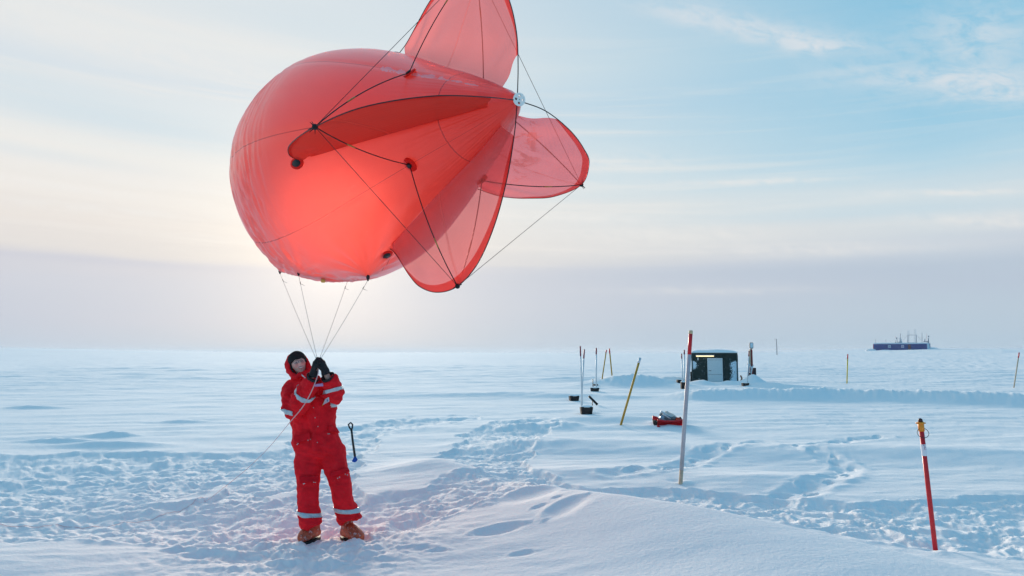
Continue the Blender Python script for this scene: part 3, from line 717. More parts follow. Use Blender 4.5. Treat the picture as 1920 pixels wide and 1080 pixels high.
# hub: white disc with round holes
def hub():
    bm = bmesh.new(); n = (-AX).normalized(); u_ = Vector((.75, .66, 0)).normalized(); v_ = n.cross(u_)
    fw = (Vector((0, 0, CZ)) - HUB).normalized(); n = (n * .6 + fw * .4).normalized(); u_ = n.orthogonal().normalized(); v_ = n.cross(u_)
    res = 44; rad = .057; cells = []
    holes = [(.030 * math.cos(a), .030 * math.sin(a)) for a in [math.pi / 4 + k * math.pi / 2 for k in range(4)]]
    inside = lambda x, y: x * x + y * y < rad * rad and all((x - a) ** 2 + (y - b) ** 2 > .0118 ** 2 for a, b in holes) and x * x + y * y > .005 ** 2
    h = 2 * rad / res; vv = {}
    def V(i, j, z):
        if (i, j, z) not in vv: vv[i, j, z] = bm.verts.new(HUB + n * (.03 + z) + u_ * (-rad + i * h) + v_ * (-rad + j * h))
        return vv[i, j, z]
    ok = {(i, j): inside(-rad + (i + .5) * h, -rad + (j + .5) * h) for i in range(-1, res + 1) for j in range(-1, res + 1)}
    for i in range(res):
        for j in range(res):
            if not ok[i, j]: continue
            bm.faces.new([V(i, j, .012), V(i + 1, j, .012), V(i + 1, j + 1, .012), V(i, j + 1, .012)])
            bm.faces.new([V(i, j, 0), V(i, j + 1, 0), V(i + 1, j + 1, 0), V(i + 1, j, 0)])
            for (a, b, q) in ((i - 1, j, ((i, j), (i, j + 1))), (i + 1, j, ((i + 1, j), (i + 1, j + 1))), (i, j - 1, ((i, j), (i + 1, j))), (i, j + 1, ((i, j + 1), (i + 1, j + 1)))):
                if not ok.get((a, b), False): bm.faces.new([V(*q[0], 0), V(*q[1], 0), V(*q[1], .012), V(*q[0], .012)])
    bmesh.ops.recalc_face_normals(bm, faces=bm.faces)
    me = bpy.data.meshes.new('tail_hub'); bm.to_mesh(me); bm.free(); child(link('tail_hub', me, M['white_plastic'], smooth=False), balloon)
    mb = MB(); mb.ball(HUB - n * .0, .03, n=10); child(mb.build('hub_core', M['black_metal']), balloon)
hub()
# belly rigging
HANDS = at(597, 672, 6.66)
for p, dx_ in zip(PULL, (-4, -2, 2, 4)):
    mb = MB(); mb.ball(p + Vector((0, 0, .0)), (.02, .02, .03), n=10); mb.ball(p + Vector((0, 0, -.03)), .011, n=8); child(mb.build('rigging_ring', M['black_metal']), balloon)
    end = HANDS + Vector((dx_ * .006, 0, 0)); mb = MB(); a0 = p + Vector((0, 0, -.03))
    mb.tube([a0.lerp(end, t) - Vector((0, 0, .012 * math.sin(math.pi * t))) for t in np.linspace(0, 1, 9)], .0022, 5); child(mb.build('tether_line', M['pale_cord']), balloon)
    k = a0.lerp(end, .12); mb = MB(); mb.tube([a0.lerp(end, .09), k], [.004, .004], 6); mb.tube([k, k + Vector((.05, 0, -.02))], [.0022, .001], 5); child(mb.build('line_clip', M['dark']), balloon)
M['brass'] = mat('yellow_tape', (.75, .50, .12), .5)
b0 = at(606, 525, 7.75)
mb = MB(); mb.box(b0, (.045, .04, .06), bev=.006); mb.box(b0 + Vector((0, 0, .032)), (.085, .05, .012)); child(mb.build('sensor_box', M['brass']), balloon)
mb = MB(); p_ = at(579, 518, 7.75); mb.box(p_, (.06, .03, .018), bev=.004); child(mb.build('valve', M['black_metal']), balloon)
mb = MB(); p_ = at(593, 521, 7.75); mb.tube([p_ + Vector((0, 0, .02)), p_ - Vector((0, 0, .012))], .009, 8); child(mb.build('hook', M['brass']), balloon)
# ------------------------------------------------------------------ poles and small things in the snow
def vpole(name, base_px, top_px, rad_px, segs, label, cat, group=None, sink=.15, extras=None, n=12, Y=None):
    """a staff stuck in the snow; segs = [(t0, t1, material, part name)] from base to top"""
    b = gp(*base_px) if Y is None else at(base_px[0], base_px[1], Y)
    Yb = b.y; t = at(top_px[0], top_px[1], Yb); rad = rad_px / F * Yb
    o = empty(name, b); tag(o, label, cat, group)
    d = (t - b); dn = d.normalized(); b2 = b - dn * sink
    for i, (t0, t1, m_, pn) in enumerate(segs):
        mb = MB(); a = (b2 if t0 == 0 else b + d * t0) - b; c = d * t1
        rr = rad * (1 + .04 * (i % 2)); mb.tube([a, a.lerp(c, .5), c], rr, n); mb.build(pn, m_, o, smooth=True)
    if extras: extras(o, b, d, rad)
    return o, b, d, rad
# tall white pole with red top
def ex(o, b, d, rad):
    mb = MB(); mb.tube([d * 1.0, d * 1.018], rad * 1.04, 14); mb.tube([d * 1.018, d * 1.024], [rad * 1.04, rad * .8], 14); mb.build('end_cap', M['cap'], o)
    mb = MB(); mb.tube([d * .995 - d * .985 * 1, d * .03], rad * 1.05, 12)
M['cap'] = mat('straw_cap', (.60, .50, .30), .6)
M['pole_white'] = mat('scuffed_white_paint', (.46, .44, .47), .55, var=.2, vscale=5)
M['bare_wood'] = mat('bare_wood', (.55, .42, .30), .7, var=.15)
vpole('marker_pole', (1276, 907), (1295, 626), 3.6, [(0, .09, M['bare_wood'], 'bare_foot'), (.09, .86, M['pole_white'], 'shaft'), (.86, 1.0, M['pole_red'], 'red_top')],
      'tall white marker pole with red top and straw coloured cap before the green hut', 'marker pole', extras=ex)
# short red pole with orange clamp, ring and sticker
def ex(o, b, d, rad):
    dn = d.normalized(); L = d.length
    mb = MB(); mb.tube([d * .955 - d * .035 * 0 - dn * .035, d], [rad * 1.25, rad * 1.25], 14); mb.tube([d - dn * .02, d - dn * .005], rad * 1.45, 14)
    for s_ in (-1, 1): mb.box(d - dn * .012 + Vector((s_ * rad * 1.7, 0, 0)), (.014, .016, .012))
    mb.tube([d - dn * .075, d - dn * .03], rad * 1.16, 14)
    mb.build('orange_clamp', M['orange'], o)
    mb = MB(); mb.tube([d, d + dn * .018, d + dn * .030, d + dn * .036], [rad * .95, rad * .92, rad * .7, rad * .2], 14); mb.build('lamp_tip', M['tip'], o)
    c = d - dn * .105; ring = []
    for k in range(33):
        a = 2 * math.pi * k / 32; ring.append(c + Vector((math.cos(a) * .056, -.02 + .012 * math.sin(a) , math.sin(a) * .045)))
    mb = MB(); mb.tube(ring, .0028, 6); mb.build('wire_ring', M['black_metal'], o)
    # sticker wraps the tube, with small pink scribbled characters
    a = d - dn * .215; c = d - dn * .325
    mb = MB(); mb.tube([c, a], rad * 1.06, 20, cap=False); st = mb.build('sticker', M['white_label'], o)
    mb = MB(); cc = d - dn * .245; X_ = Vector((1, 0, 0)); fr = Vector((0, -rad * 1.12, 0))
    def seg(p, q): mb.tube([cc + fr + X_ * p[0] + dn * p[1], cc + fr + X_ * q[0] + dn * q[1]], .0016, 4)
    arc = [(-.010 + .009 * 0 + .011 * math.cos(t), .012 + .009 * math.sin(t)) for t in np.linspace(2.6, -.6, 7)]
    for p, q in zip(arc, arc[1:]): seg(p, q)
    seg(arc[-1], (-.010, -.016)); seg((-.010, -.016), (.011, -.016)); seg((.004, .004), (.012, -.004))
    mb.build('number_mark', mat('pink_ink', (.35, .06, .18), .6), st)
M['tip'] = mat('dark_red_lens', (.05, .008, .008), .25)
vpole('red_marker_rod', (1754, 1031), (1726, 791), 4.2, [(0, .985, M['pole_red'], 'shaft')], 'short leaning red rod with orange clamp, wire ring and white sticker', 'marker rod', extras=ex)
# leaning yellow pole with silver tape
def ex(o, b, d, rad):
    mb = MB(); mb.tube([d * .93, d * 1.0], [rad * 1.12, rad * 1.25], 10); mb.tube([d * 1.0, d * 1.012], [rad * 1.25, rad * .7], 10); mb.build('tape_wrap', M['silver'], o)
vpole('bamboo_pole', (1164, 797), (1200, 672), 2.1, [(0, .95, M['yellow_wood'], 'shaft')], 'strongly leaning ochre pole with silver tape on its tip, left of the red sled', 'pole', extras=ex)
# far yellow flags poles
vpole('bamboo_pole', (1588, 719), (1589.5, 664), 1.05, [(0, .84, mat('bright_yellow', (.70, .48, .04), .6), 'shaft'), (.84, 1, M['pole_red'], 'red_tip')], 'upright yellow pole with red tip on the snowbank below the blue station', 'pole')
vpole('bamboo_pole', (1901, 727), (1911, 661), 1.05, [(0, .85, M['bare_wood'], 'shaft'), (.85, 1, M['pole_red'], 'red_tip')], 'leaning pale wooden pole with red tip at the far right of the snowbank', 'pole')
vpole('bamboo_pole', (1129, 718), (1137, 656), 1.1, [(0, .9, M['yellow_wood'], 'shaft'), (.9, 1, M['pole_red'], 'red_tip')], 'thin ochre pole leaning right, left one of the crossing pair by the snow mound', 'pole', 'crossing pair of ochre poles')
vpole('bamboo_pole', (1148, 709), (1142.5, 653.5), 1.2, [(0, .82, M['yellow_wood'], 'shaft'), (.82, 1, M['pole_red'], 'red_tip')], 'thin ochre pole leaning left with red tip, right one of the crossing pair', 'pole', 'crossing pair of ochre poles')
# white sticks with red tops standing on weights
def stick(bp, tp, label, r=1.3, rt=.16): vpole('marker_stick', bp, tp, r, [(0, 1 - rt, M['white_metal'], 'shaft'), (1 - rt, 1, mat('dull_red_grip', (.22, .015, .04), .5), 'red_grip')], label, 'marker stick', 'white sticks with red grips')
stick((1092, 768), (1088, 649), 'taller of the two crossed white sticks with red grips, behind the front block')
stick((1090, 762), (1095.5, 655), 'shorter white stick with red grip leaning right, crossing the taller one')
stick((1118, 727), (1118, 652.5), 'single white stick with red grip standing behind the small dark block')
stick((1280, 722), (1278, 663), 'thin stick with dark red grip, left one of two beside the green hut', 1.1)
stick((1283, 722), (1283, 656), 'thin white stick with red grip, nearest the green hut wall', 1.2, .13)
stick((1401, 724), (1404.5, 658), 'thin white stick with red grip leaning against the snow gauge', 1.1)
def block(px, py, wpx, hpx, label, rotz=.1, tilt=(0, 0), dep=.28, name='weight_block', snow_top=True, broken=True, Y=None):
    b = gp(px, py) if Y is None else at(px, py, Y); sc = b.y / F; wd = wpx * sc; hh = hpx * sc
    o = empty(name, b, (tilt[0], tilt[1], rotz)); tag(o, label, 'block', 'dark weight blocks in the snow')
    bm = bmesh.new(); bmesh.ops.create_cube(bm, size=1); bmesh.ops.scale(bm, vec=(wd, dep, hh * 1.25), verts=bm.verts); bmesh.ops.translate(bm, vec=(0, dep / 2, hh * .375), verts=bm.verts)
    bmesh.ops.bevel(bm, geom=bm.edges[:], offset=min(wd, hh) * .07, segments=2, affect='EDGES')
    if broken:
        for v in bm.verts:
            if v.co.z < hh * .1: v.co.x *= .82; v.co.x -= wd * .03
    me = bpy.data.meshes.new('body'); bm.to_mesh(me); bm.free(); link('body', me, M['wood'], o, smooth=False)
    for k in (-.28, .28):
        mb = MB(); mb.box((wd * k, -.003, hh * .45), (wd * .06, .012, hh * .9)); mb.build('strap', M['dark'], o, smooth=False)
    if snow_top:
        mb = MB(); mb.ball((0, dep / 2, hh * .99), (wd * .52, dep * .52, hh * .22), n=18); mb.build('snow_cap', M['snow'], o)
block(1101, 777, 23, 13.5, 'front dark block with a snow cap, at the foot of the crossed sticks', .05)
block(1078, 752, 18, 9.5, 'dark block half sunk in snow, left of the crossed sticks', .15)
block(1115.5, 734, 17, 6.5, 'small low dark block in front of the single white stick', -.1)
block(1117.5, 721.5, 8, 2.4, 'tiny dark block at the foot of the single white stick', 0, broken=False, snow_top=False)
block(1282, 729.5, 8, 13, 'dark upright block leaning at the left foot of the green hut', .0, dep=.25)
block(1278.5, 717, 16, 5, 'flat dark block beside the two sticks left of the hut', .0, broken=False, Y=38)
block(1399, 724.5, 12.5, 5, 'dark block in the snow just right of the hut, before the drifted sled', -.05)
# tilted black tube on its small foot
b = gp(1116, 760); sc = b.y / F; o = empty('instrument_tube', b); tag(o, 'short black tube tilted on a small foot, right of the crossed sticks', 'instrument')
p0 = at(1104.5, 743, b.y) - b; p1 = at(1120, 758.5, b.y) - b
mb = MB(); mb.tube([p0, p1], 2.2 * sc, 14); mb.tube([p0 - (p1 - p0) * .02, p0 + (p1 - p0) * .05], 2.45 * sc, 14); mb.tube([p1 - (p1 - p0) * .06, p1 + (p1 - p0) * .01], 2.45 * sc, 14); mb.build('tube', M['dark'], o)
mb = MB(); mb.tube([at(1111, 750, b.y) - b, at(1110.5, 760, b.y) - b, at(1110.5, 763, b.y) - b], [.7 * sc, .9 * sc, 1.6 * sc], 8); mb.build('foot', M['black_metal'], o)
# small bamboo stub with tripod feet beside the single stick
b = gp(1112, 725); o = empty('short_stake', b); tag(o, 'short dark stake left of the single white stick', 'stake')
mb = MB(); mb.tube([(0, 0, -.1), at(1111.5, 711, b.y) - b], .8 / F * b.y, 8); mb.build('shaft', M['black_metal'], o)

# shovel
b = gp(665, 866); sc = b.y / F; o = empty('snow_shovel', b); tag(o, 'small shovel with black D-handle and blue blade standing in the snow', 'shovel')
q = lambda x, y, dy=0: at(x, y, b.y + dy) - b
mb = MB(); mb.tube([q(659, 806), q(661.5, 828), q(665.5, 856)], [1.9 * sc, 2.0 * sc, 2.2 * sc], 10); mb.build('shaft', M['black_metal'], o)
mb = MB(); mb.tube([q(659, 807), q(655, 801), q(653.2, 796), q(657.6, 792.3), q(661, 796), q(660.6, 802), q(659, 807)], 1.5 * sc, 8); mb.ball(q(659, 807), 2.2 * sc, n=8); mb.build('grip', M['dark'], o)
mb = MB(); bm = bmesh.new()
rows = [(665.8, 853, 1.2, 0), (666.3, 857, 2.4, .0), (666.5, 860, 4.6, .03), (666, 863.5, 5.8, .05), (664.5, 867, 6.0, .06)]
vv = []
for (cx, cy_, hw, dd) in rows:
    r_ = []
    for k in range(-4, 5): r_.append(bm.verts.new(q(cx + hw * k / 4 * .9, cy_ + .35 * k * .8, -dd + .012 * (k / 4) ** 2)))
    vv.append(r_)
for a, c in zip(vv, vv[1:]):
    for i in range(8): bm.faces.new([a[i], a[i + 1], c[i + 1], c[i]])
bmesh.ops.solidify(bm, geom=bm.faces[:], thickness=.006)
me = bpy.data.meshes.new('blade'); bm.to_mesh(me); bm.free(); link('blade', me, M['blue'], o)

# red sled with load
b = gp(1251, 798); sc = b.y / F; sled = empty('pulk_sled', b); tag(sled, 'red plastic sled partly dug into the snow with a ragged tow end', 'sled')
M['sled'] = mat('sled_red', (.58, .012, .020), .45, var=.2, vscale=6)
S_ = lambda x, y, dy=0: at(x, y, b.y + dy) - b
mb = MB(); bm = bmesh.new()
xs = [1232, 1236, 1243, 1252, 1262, 1271, 1279, 1283]
prev = None
for i, x in enumerate(xs):
    t = i / (len(xs) - 1); top = 787.2 + 2.4 * math.sin(math.pi * t) - (1.4 if i == 0 else 0) - (1.5 if i == len(xs) - 1 else 0); bot = 798.5 + 1.5 * t
    wd_ = .62
    sec = [S_(x, top, -.03), S_(x + .2, top + .6, 0), S_(x, bot - 2, .02), S_(x, bot, .10), S_(x, bot, wd_ - .10), S_(x, bot - 2, wd_ - .02), S_(x + .2, top + .4, wd_), S_(x, top, wd_ + .03)]
    ring = [bm.verts.new(p) for p in sec]
    if prev:
        for k in range(7): bm.faces.new([prev[k], prev[k + 1], ring[k + 1], ring[k]])
    else: bm.faces.new(ring[1:7])
    prev = ring
bm.faces.new(prev[1:7][::-1])
bmesh.ops.solidify(bm, geom=bm.faces[:], thickness=.012)
me = bpy.data.meshes.new('tub'); bm.to_mesh(me); bm.free(); link('tub', me, M['sled'], sled)
mb = MB(); mb.tube([S_(1233, 787.5, -.05), S_(1246, 789.5, -.05), S_(1262, 790, -.05), S_(1283, 787, -.05)], .02, 8); mb.build('rim', M['sled'], sled)
mb = MB()
mb.tube([S_(1225.5, 790, .45), S_(1226, 782, .5), S_(1230, 785, .5), S_(1236, 787, .5)], [.03, .05, .06, .04], 8); mb.build('nose_flap', M['sled'], sled)
mb = MB(); mb.tube([S_(1233.5, 798, .0), S_(1235.5, 802, -.1)], [.03, .045], 8); mb.build('skeg', M['sled'], sled)
mb = MB()
for k in range(5): mb.tube([S_(1224 + k * 1.6, 788, .3), S_(1225 + k * 1.8, 793 + k * .5, .15), S_(1227 + k * 1.7, 797, .05)], .012, 6)
mb.build('tow_straps', M['dark'], sled)
sledg = 'gear piled in the red sled'
def loose(name, label, cat, mbuild, m_):
    o = mbuild.build(name, m_, None); tag(o, label, cat, sledg); return o
mb = MB(); mb.tube([at(1239, 771, b.y + .25), at(1248, 777, b.y + .25), at(1259.5, 784, b.y + .25)], [.026, .03, .028], 8); loose('aluminium_tube', 'upper pale tube lying diagonally across the red sled', 'tube', mb, M['white_metal'])
mb = MB(); mb.tube([at(1243, 776.5, b.y + .18), at(1257, 785, b.y + .18)], .018, 8); loose('aluminium_tube', 'lower thin white tube lying diagonally in the red sled', 'tube', mb, M['white_metal'])
M['canvas'] = mat('pale_canvas', (.62, .52, .48), .8, var=.15); M['greyplastic'] = mat('grey_plastic', (.12, .15, .17), .5, var=.4, vscale=10)
mb = MB(); mb.loft([(at(1249, 772, b.y + .4), (.03, 0, .02), (0, .05, .0)), (at(1254, 777, b.y + .4), (.10, 0, -.04), (0, .12, .06)), (at(1264, 782, b.y + .4), (.10, 0, -.05), (0, .14, .07)), (at(1273, 786, b.y + .4), (.03, 0, -.02), (0, .08, .02))], 12); loose('canvas_roll', 'pale pinkish canvas roll at the back of the red sled', 'canvas', mb, M['canvas'])
mb = MB(); mb.box(at(1243, 784.5, b.y + .3), (.15, .22, .15), Matrix.Rotation(.5, 3, 'Y'), bev=.02); loose('snowy_case', 'light blue-grey case tilted in the left of the red sled', 'case', mb, mat('bluegrey', (.28, .40, .50), .5, var=.3, vscale=10))
mb = MB(); mb.ball(at(1241, 777.5, b.y + .3), (.07, .06, .045), n=12); loose('dark_bundle', 'small dark bundle atop the left end of the sled load', 'bundle', mb, M['greyplastic'])
mb = MB(); mb.box(at(1252, 784.5, b.y + .32), (.26, .3, .13), Matrix.Rotation(.35, 3, 'Y'), bev=.02); loose('equipment_box', 'dark grey box beneath the tubes in the red sled', 'box', mb, M['greyplastic'])
mb = MB(); mb.box(at(1263, 784.5, b.y + .2), (.10, .12, .09), Matrix.Rotation(-.3, 3, 'Y'), bev=.015); loose('equipment_box', 'small grey box at the lower end of the tubes', 'box', mb, M['greyplastic'])
mb = MB(); mb.box(at(1271, 786.8, b.y + .2), (.14, .2, .10), Matrix.Rotation(.1, 3, 'Y'), bev=.025); loose('orange_bag', 'bright orange bag in the right end of the red sled', 'bag', mb, mat('orange_fabric', (.75, .07, .02), .7, var=.2))
mb = MB(); mb.tube([at(1275, 783, b.y + .3), at(1278, 789, b.y + .2)], .03, 8); loose('black_tube', 'short dark tube standing at the right end of the red sled', 'tube', mb, M['dark'])

# ------------------------------------------------------------------ green hut
HY = 41.0; hb = at(1340, 719, HY); sc = HY / F
hut = empty('container_hut', hb); tag(hut, 'small dark green container hut with white door and snow on its roof', 'hut')
H_ = lambda px, py, dy=0.0: at(px, py, HY + 0) - hb + Vector((0, dy, 0))
x0, x1 = H_(1297, 700).x, H_(1383.3, 700).x; zt = H_(1340, 661.5).z; zb = H_(1340, 735).z; D_ = 3.4
hm = bpy.data.materials.new('snow_dusted_green_wall'); hm.use_nodes = True; t = NT(hm.node_tree); bs = t.n['Principled BSDF']
oc = t.new('ShaderNodeTexCoord').outputs['Object']; so_ = t.new('ShaderNodeSeparateXYZ'); t.put(so_.inputs[0], oc)
sp1 = t.rng(t.noise(oc, 6.0, 8, .8), .60, .63)
big = t.noise(oc, 2.2, 6, .65)
xr = t.rng(so_.outputs[0], x1 - .75, x1 - .1); zr = t.rng(so_.outputs[2], zt - .25, zt - .75); xl = t.rng(so_.outputs[0], x0 + .55, x0 + .1); zl = t.m('MULTIPLY', t.rng(so_.outputs[2], zt - .35, zt - .6), t.rng(so_.outputs[2], zt - 1.15, zt - .85))
zone = t.m('MAXIMUM', t.m('MULTIPLY', xr, zr), t.m('MULTIPLY', xl, zl))
pt_ = t.rng(t.m('ADD', t.m('ADD', zone, t.m('MULTIPLY', t.m('SUBTRACT', big, .5), 1.3)), t.m('MULTIPLY', t.m('SUBTRACT', t.noise(oc, 13, 5, .75), .5), 2.4)), .55, .70)
fl = t.rng(t.noise(oc, 14, 4, .7), .63, .67)
msk = t.m('MAXIMUM', pt_, t.m('MULTIPLY', t.m('MAXIMUM', sp1, fl), .55))
t.put(bs.inputs['Base Color'], t.mix(msk, (.006, .022, .020, 1), (.62, .74, .82, 1))); bs.inputs['Roughness'].default_value = .6; bs.inputs['Specular IOR Level'].default_value = .3
mb = MB(); mb.box(((x0 + x1) / 2, D_ / 2, (zt + zb) / 2), (x1 - x0, D_, zt - zb), bev=.02)
for k in range(14):                                     # corrugation ribs on the flanks
    yy = .15 + k * .23; mb.box((x0 - .012, yy, (zt + zb) / 2), (.03, .10, zt - zb - .2)); mb.box((x1 + .012, yy, (zt + zb) / 2), (.03, .10, zt - zb - .2))
mb.build('wall', hm, hut, smooth=False)
mb = MB()
for xx in (x0 + .03, x1 - .03): mb.box((xx, -.02, (zt + zb) / 2), (.07, .05, zt - zb))
mb.box(((x0 + x1) / 2, -.02, zt - .03), (x1 - x0 - .14, .05, .07)); mb.build('frame', mat('frame_edge', (.03, .05, .05), .5), hut, smooth=False)
mb = MB(); n_ = 22
bm = bmesh.new(); bmesh.ops.create_grid(bm, x_segments=n_, y_segments=n_, size=.5)
for v in bm.verts:
    u_, v_ = v.co.x * 2, v.co.y * 2; e = max(abs(u_), abs(v_)); hh_ = .17 * (1 - e ** 6) + .02 * math.sin(u_ * 5 + 1) + .015 * math.sin(v_ * 7)
    v.co = Vector(((x0 + x1) / 2 + v.co.x * (x1 - x0 + .06), D_ / 2 + v.co.y * (D_ + .1), zt + .012 + max(0.0, hh_)))
r_ = bmesh.ops.extrude_edge_only(bm, edges=[e for e in bm.edges if e.is_boundary])
for v in [g for g in r_['geom'] if isinstance(g, bmesh.types.BMVert)]: v.co.z = zt + .004
me = bpy.data.meshes.new('roof_snow'); bm.to_mesh(me); bm.free(); link('roof_snow', me, M['snow'], hut)
M['door'] = mat('hut_door_white', (.56, .62, .64), .5, var=.04)
da, db_ = H_(1327.5, 673).x, H_(1353, 673).x; dzt, dzm, dzb = H_(1340, 673).z, H_(1340, 702).z, H_(1340, 724).z
mb = MB(); mb.box(((da + db_) / 2, -.045, (dzt + dzb) / 2), (db_ - da, .06, dzt - dzb), bev=.008); door = mb.build('door', M['door'], hut, smooth=False)
gm_ = mat('groove', (.2, .24, .26), .7)
for zz_, hh_ in ((dzm, .02), (dzt - .06, .014)): mb = MB(); mb.box(((da + db_) / 2, -.078, zz_), (db_ - da - .02, .008, hh_)); mb.build('door_groove', gm_, door, smooth=False)
mb = MB(); mb.tube([(da + .06, -.08, dzm + .22), (da + .06, -.12, dzm + .22), (da + .18, -.12, dzm + .22)], .014, 6); mb.build('handle', M['black_metal'], door)
mb = MB()
for xx, ww in ((da - .025, .05), (db_ + .025, .05)): mb.box((xx, -.045, (dzt + dzb) / 2), (ww - .004, .05, dzt - dzb))
mb.box(((da + db_) / 2, -.045, dzt + .025), (db_ - da + .1, .05, .046)); mb.build('door_frame', M['white_metal'], hut, smooth=False)
la, lb, lz = H_(1305, 668).x, H_(1338.5, 668).x, H_(1320, 667.8).z
mb = MB(); mb.box(((la + lb) / 2, -.06, lz + .055), (lb - la + .06, .10, .035)); lamp = mb.build('tube_lamp', M['white_metal'], hut, smooth=False)
mb = MB(); mb.tube([(la, -.09, lz), (lb, -.09, lz)], .03, 10); mb.build('tube', mat('lamp_glow', (1, .9, .6), .5, emit=(1.0, .74, .36, 1.5)), lamp)
mb = MB(); mb.box((H_(1308.5, 674).x, -.04, H_(1308, 673).z), (.06, .06, .16)); mb.build('switch_box', M['white_metal'], hut, smooth=False)
mb = MB(); mb.box((x0 - .06, .5, H_(1298, 712).z), (.10, .7, .9), bev=.01); mb.build('side_panel', M['wood'], hut, smooth=False)
hut.rotation_euler.z = -math.atan2(hb.x, hb.y); hut.scale.x = .958

# lit post beside the hut, with its dark panel and instrument stand
PY_ = 42.0; pb = at(1408, 712, PY_); Pq = lambda px, py, dy=0: at(px, py, PY_) - pb + Vector((0, dy, 0))
o = empty('floodlight_post', pb); tag(o, 'red-brown post carrying a pale framed floodlight right of the hut', 'light post')
mb = MB(); mb.box((Pq(1408.5, 680).x, 0, (Pq(1408, 655).z + Pq(1408, 720).z) / 2), (.16, .14, Pq(1408, 655).z - Pq(1408, 720).z), bev=.01); post = mb.build('post', mat('rust_red_paint', (.20, .02, .015), .6, var=.3, vscale=12), o, smooth=False)
mb = MB(); mb.box((Pq(1406.3, 680).x - .01, -.03, (Pq(1408, 656).z + Pq(1408, 684).z) / 2), (.05, .16, Pq(1408, 656).z - Pq(1408, 684).z)); mb.build('pale_strip', M['bare_wood'], o, smooth=False)
fz = Pq(1408, 648).z; fx = Pq(1408.2, 648).x
mb = MB(); mb.box((fx, -.05, fz), (.24, .10, .37), bev=.03); lamp = mb.build('lamp_housing', M['greyplastic'], o, smooth=False)
mb = MB(); mb.box((fx, -.105, fz + .01), (.17, .02, .28), bev=.008); mb.build('lens', mat('frosted_lens', (.62, .74, .80), .3), lamp, smooth=False)
mb = MB(); mb.tube([(fx, 0, fz - .18), (fx, 0, fz - .28)], .025, 8); mb.build('bracket', M['black_metal'], o)
pb2 = at(1413.8, 705, 42.4); mb = MB(); mb.box((0, 0, .22), (.22, .20, .56), bev=.012); o2 = empty('switch_cabinet', pb2); tag(o2, 'narrow dark brown cabinet standing right of the floodlight post', 'cabinet'); mb.build('cabinet_body', M['wood'], o2, smooth=False)
mb = MB(); mb.box((0, -.105, .22), (.16, .012, .44)); mb.build('cabinet_door', mat('dark_brown', (.03, .015, .02), .5), o2, smooth=False)
pb3 = at(1404.5, 706, 41.2); o3 = empty('snow_gauge', pb3); tag(o3, 'snow-crusted instrument with raised arms at the foot of the floodlight post', 'instrument')
q3 = lambda px, py: at(px, py, 41.2) - pb3
mb = MB(); mb.tube([q3(1403, 706), q3(1403.5, 690), q3(1402.5, 680)], [.07, .055, .03], 8); mb.build('mast', mat('plum', (.16, .02, .05), .6), o3)
mb = MB(); mb.tube([q3(1403, 680.5), q3(1407, 687), q3(1409.5, 692)], [.03, .05, .05], 8); mb.tube([q3(1412.8, 684), q3(1409.5, 692), q3(1407.5, 702)], [.02, .05, .06], 8); mb.build('arms', M['white_metal'], o3)
mb = MB(); mb.box(q3(1405.8, 701), (.12, .12, .10), bev=.02); mb.build('box', M['dark'], o3, smooth=False)
b4 = at(1389.5, 716, 40.6); o4 = empty('buried_sled', b4); tag(o4, 'rusty brown end of a sled sticking out of the drift right of the hut', 'sled')
q4 = lambda px, py: at(px, py, 40.6) - b4
mb = MB(); mb.tube([q4(1388.5, 704), q4(1391, 709), q4(1390, 714), q4(1389, 718)], .045, 8); mb.tube([q4(1388, 713.5), q4(1392, 712)], .04, 6); mb.build('end_frame', mat('rust', (.22, .07, .03), .8, var=.4, vscale=20), o4)
mb = MB(); mb.tube([q4(1418, 713), q4(1421, 712.6), q4(1425, 716.5)], .03, 8); mb.build('runner', M['dark'], o4)

# thin far mast
mb_ = gp(1456.5, 657) if False else Vector((at(1456.5, 657, 300).x, 300, 0)); mb_.z = hz(mb_.x, 300) - .3
o = empty('lattice_mast', mb_); tag(o, 'thin grey lattice mast far off between the hut and the blue station', 'mast')
top = at(1456.5, 635.5, 300).z - mb_.z; mb = MB()
M['haze_grey'] = mat('mast_grey', (.16, .20, .25), .6)
for a in range(3):
    aa = a * 2.094; mb.tube([(.22 * math.cos(aa), .22 * math.sin(aa), 0), (.12 * math.cos(aa), .12 * math.sin(aa), top)], .045, 5)
for k in range(12):
    z_ = top * k / 12; r_ = .2 - .08 * k / 12
    for a in range(3): mb.tube([(r_ * math.cos(a * 2.094), r_ * math.sin(a * 2.094), z_), (r_ * math.cos((a + 1) * 2.094), r_ * math.sin((a + 1) * 2.094), z_ + top / 12)], .025, 4)
mb.build('lattice', M['haze_grey'], o)
mb = MB(); mb.box((-.35, 0, top * .98), (.9, .08, .08)); mb.tube([(-.7, 0, top * .93), (-.7, 0, top * 1.03)], .05, 5); mb.build('crossarm', M['haze_grey'], o)

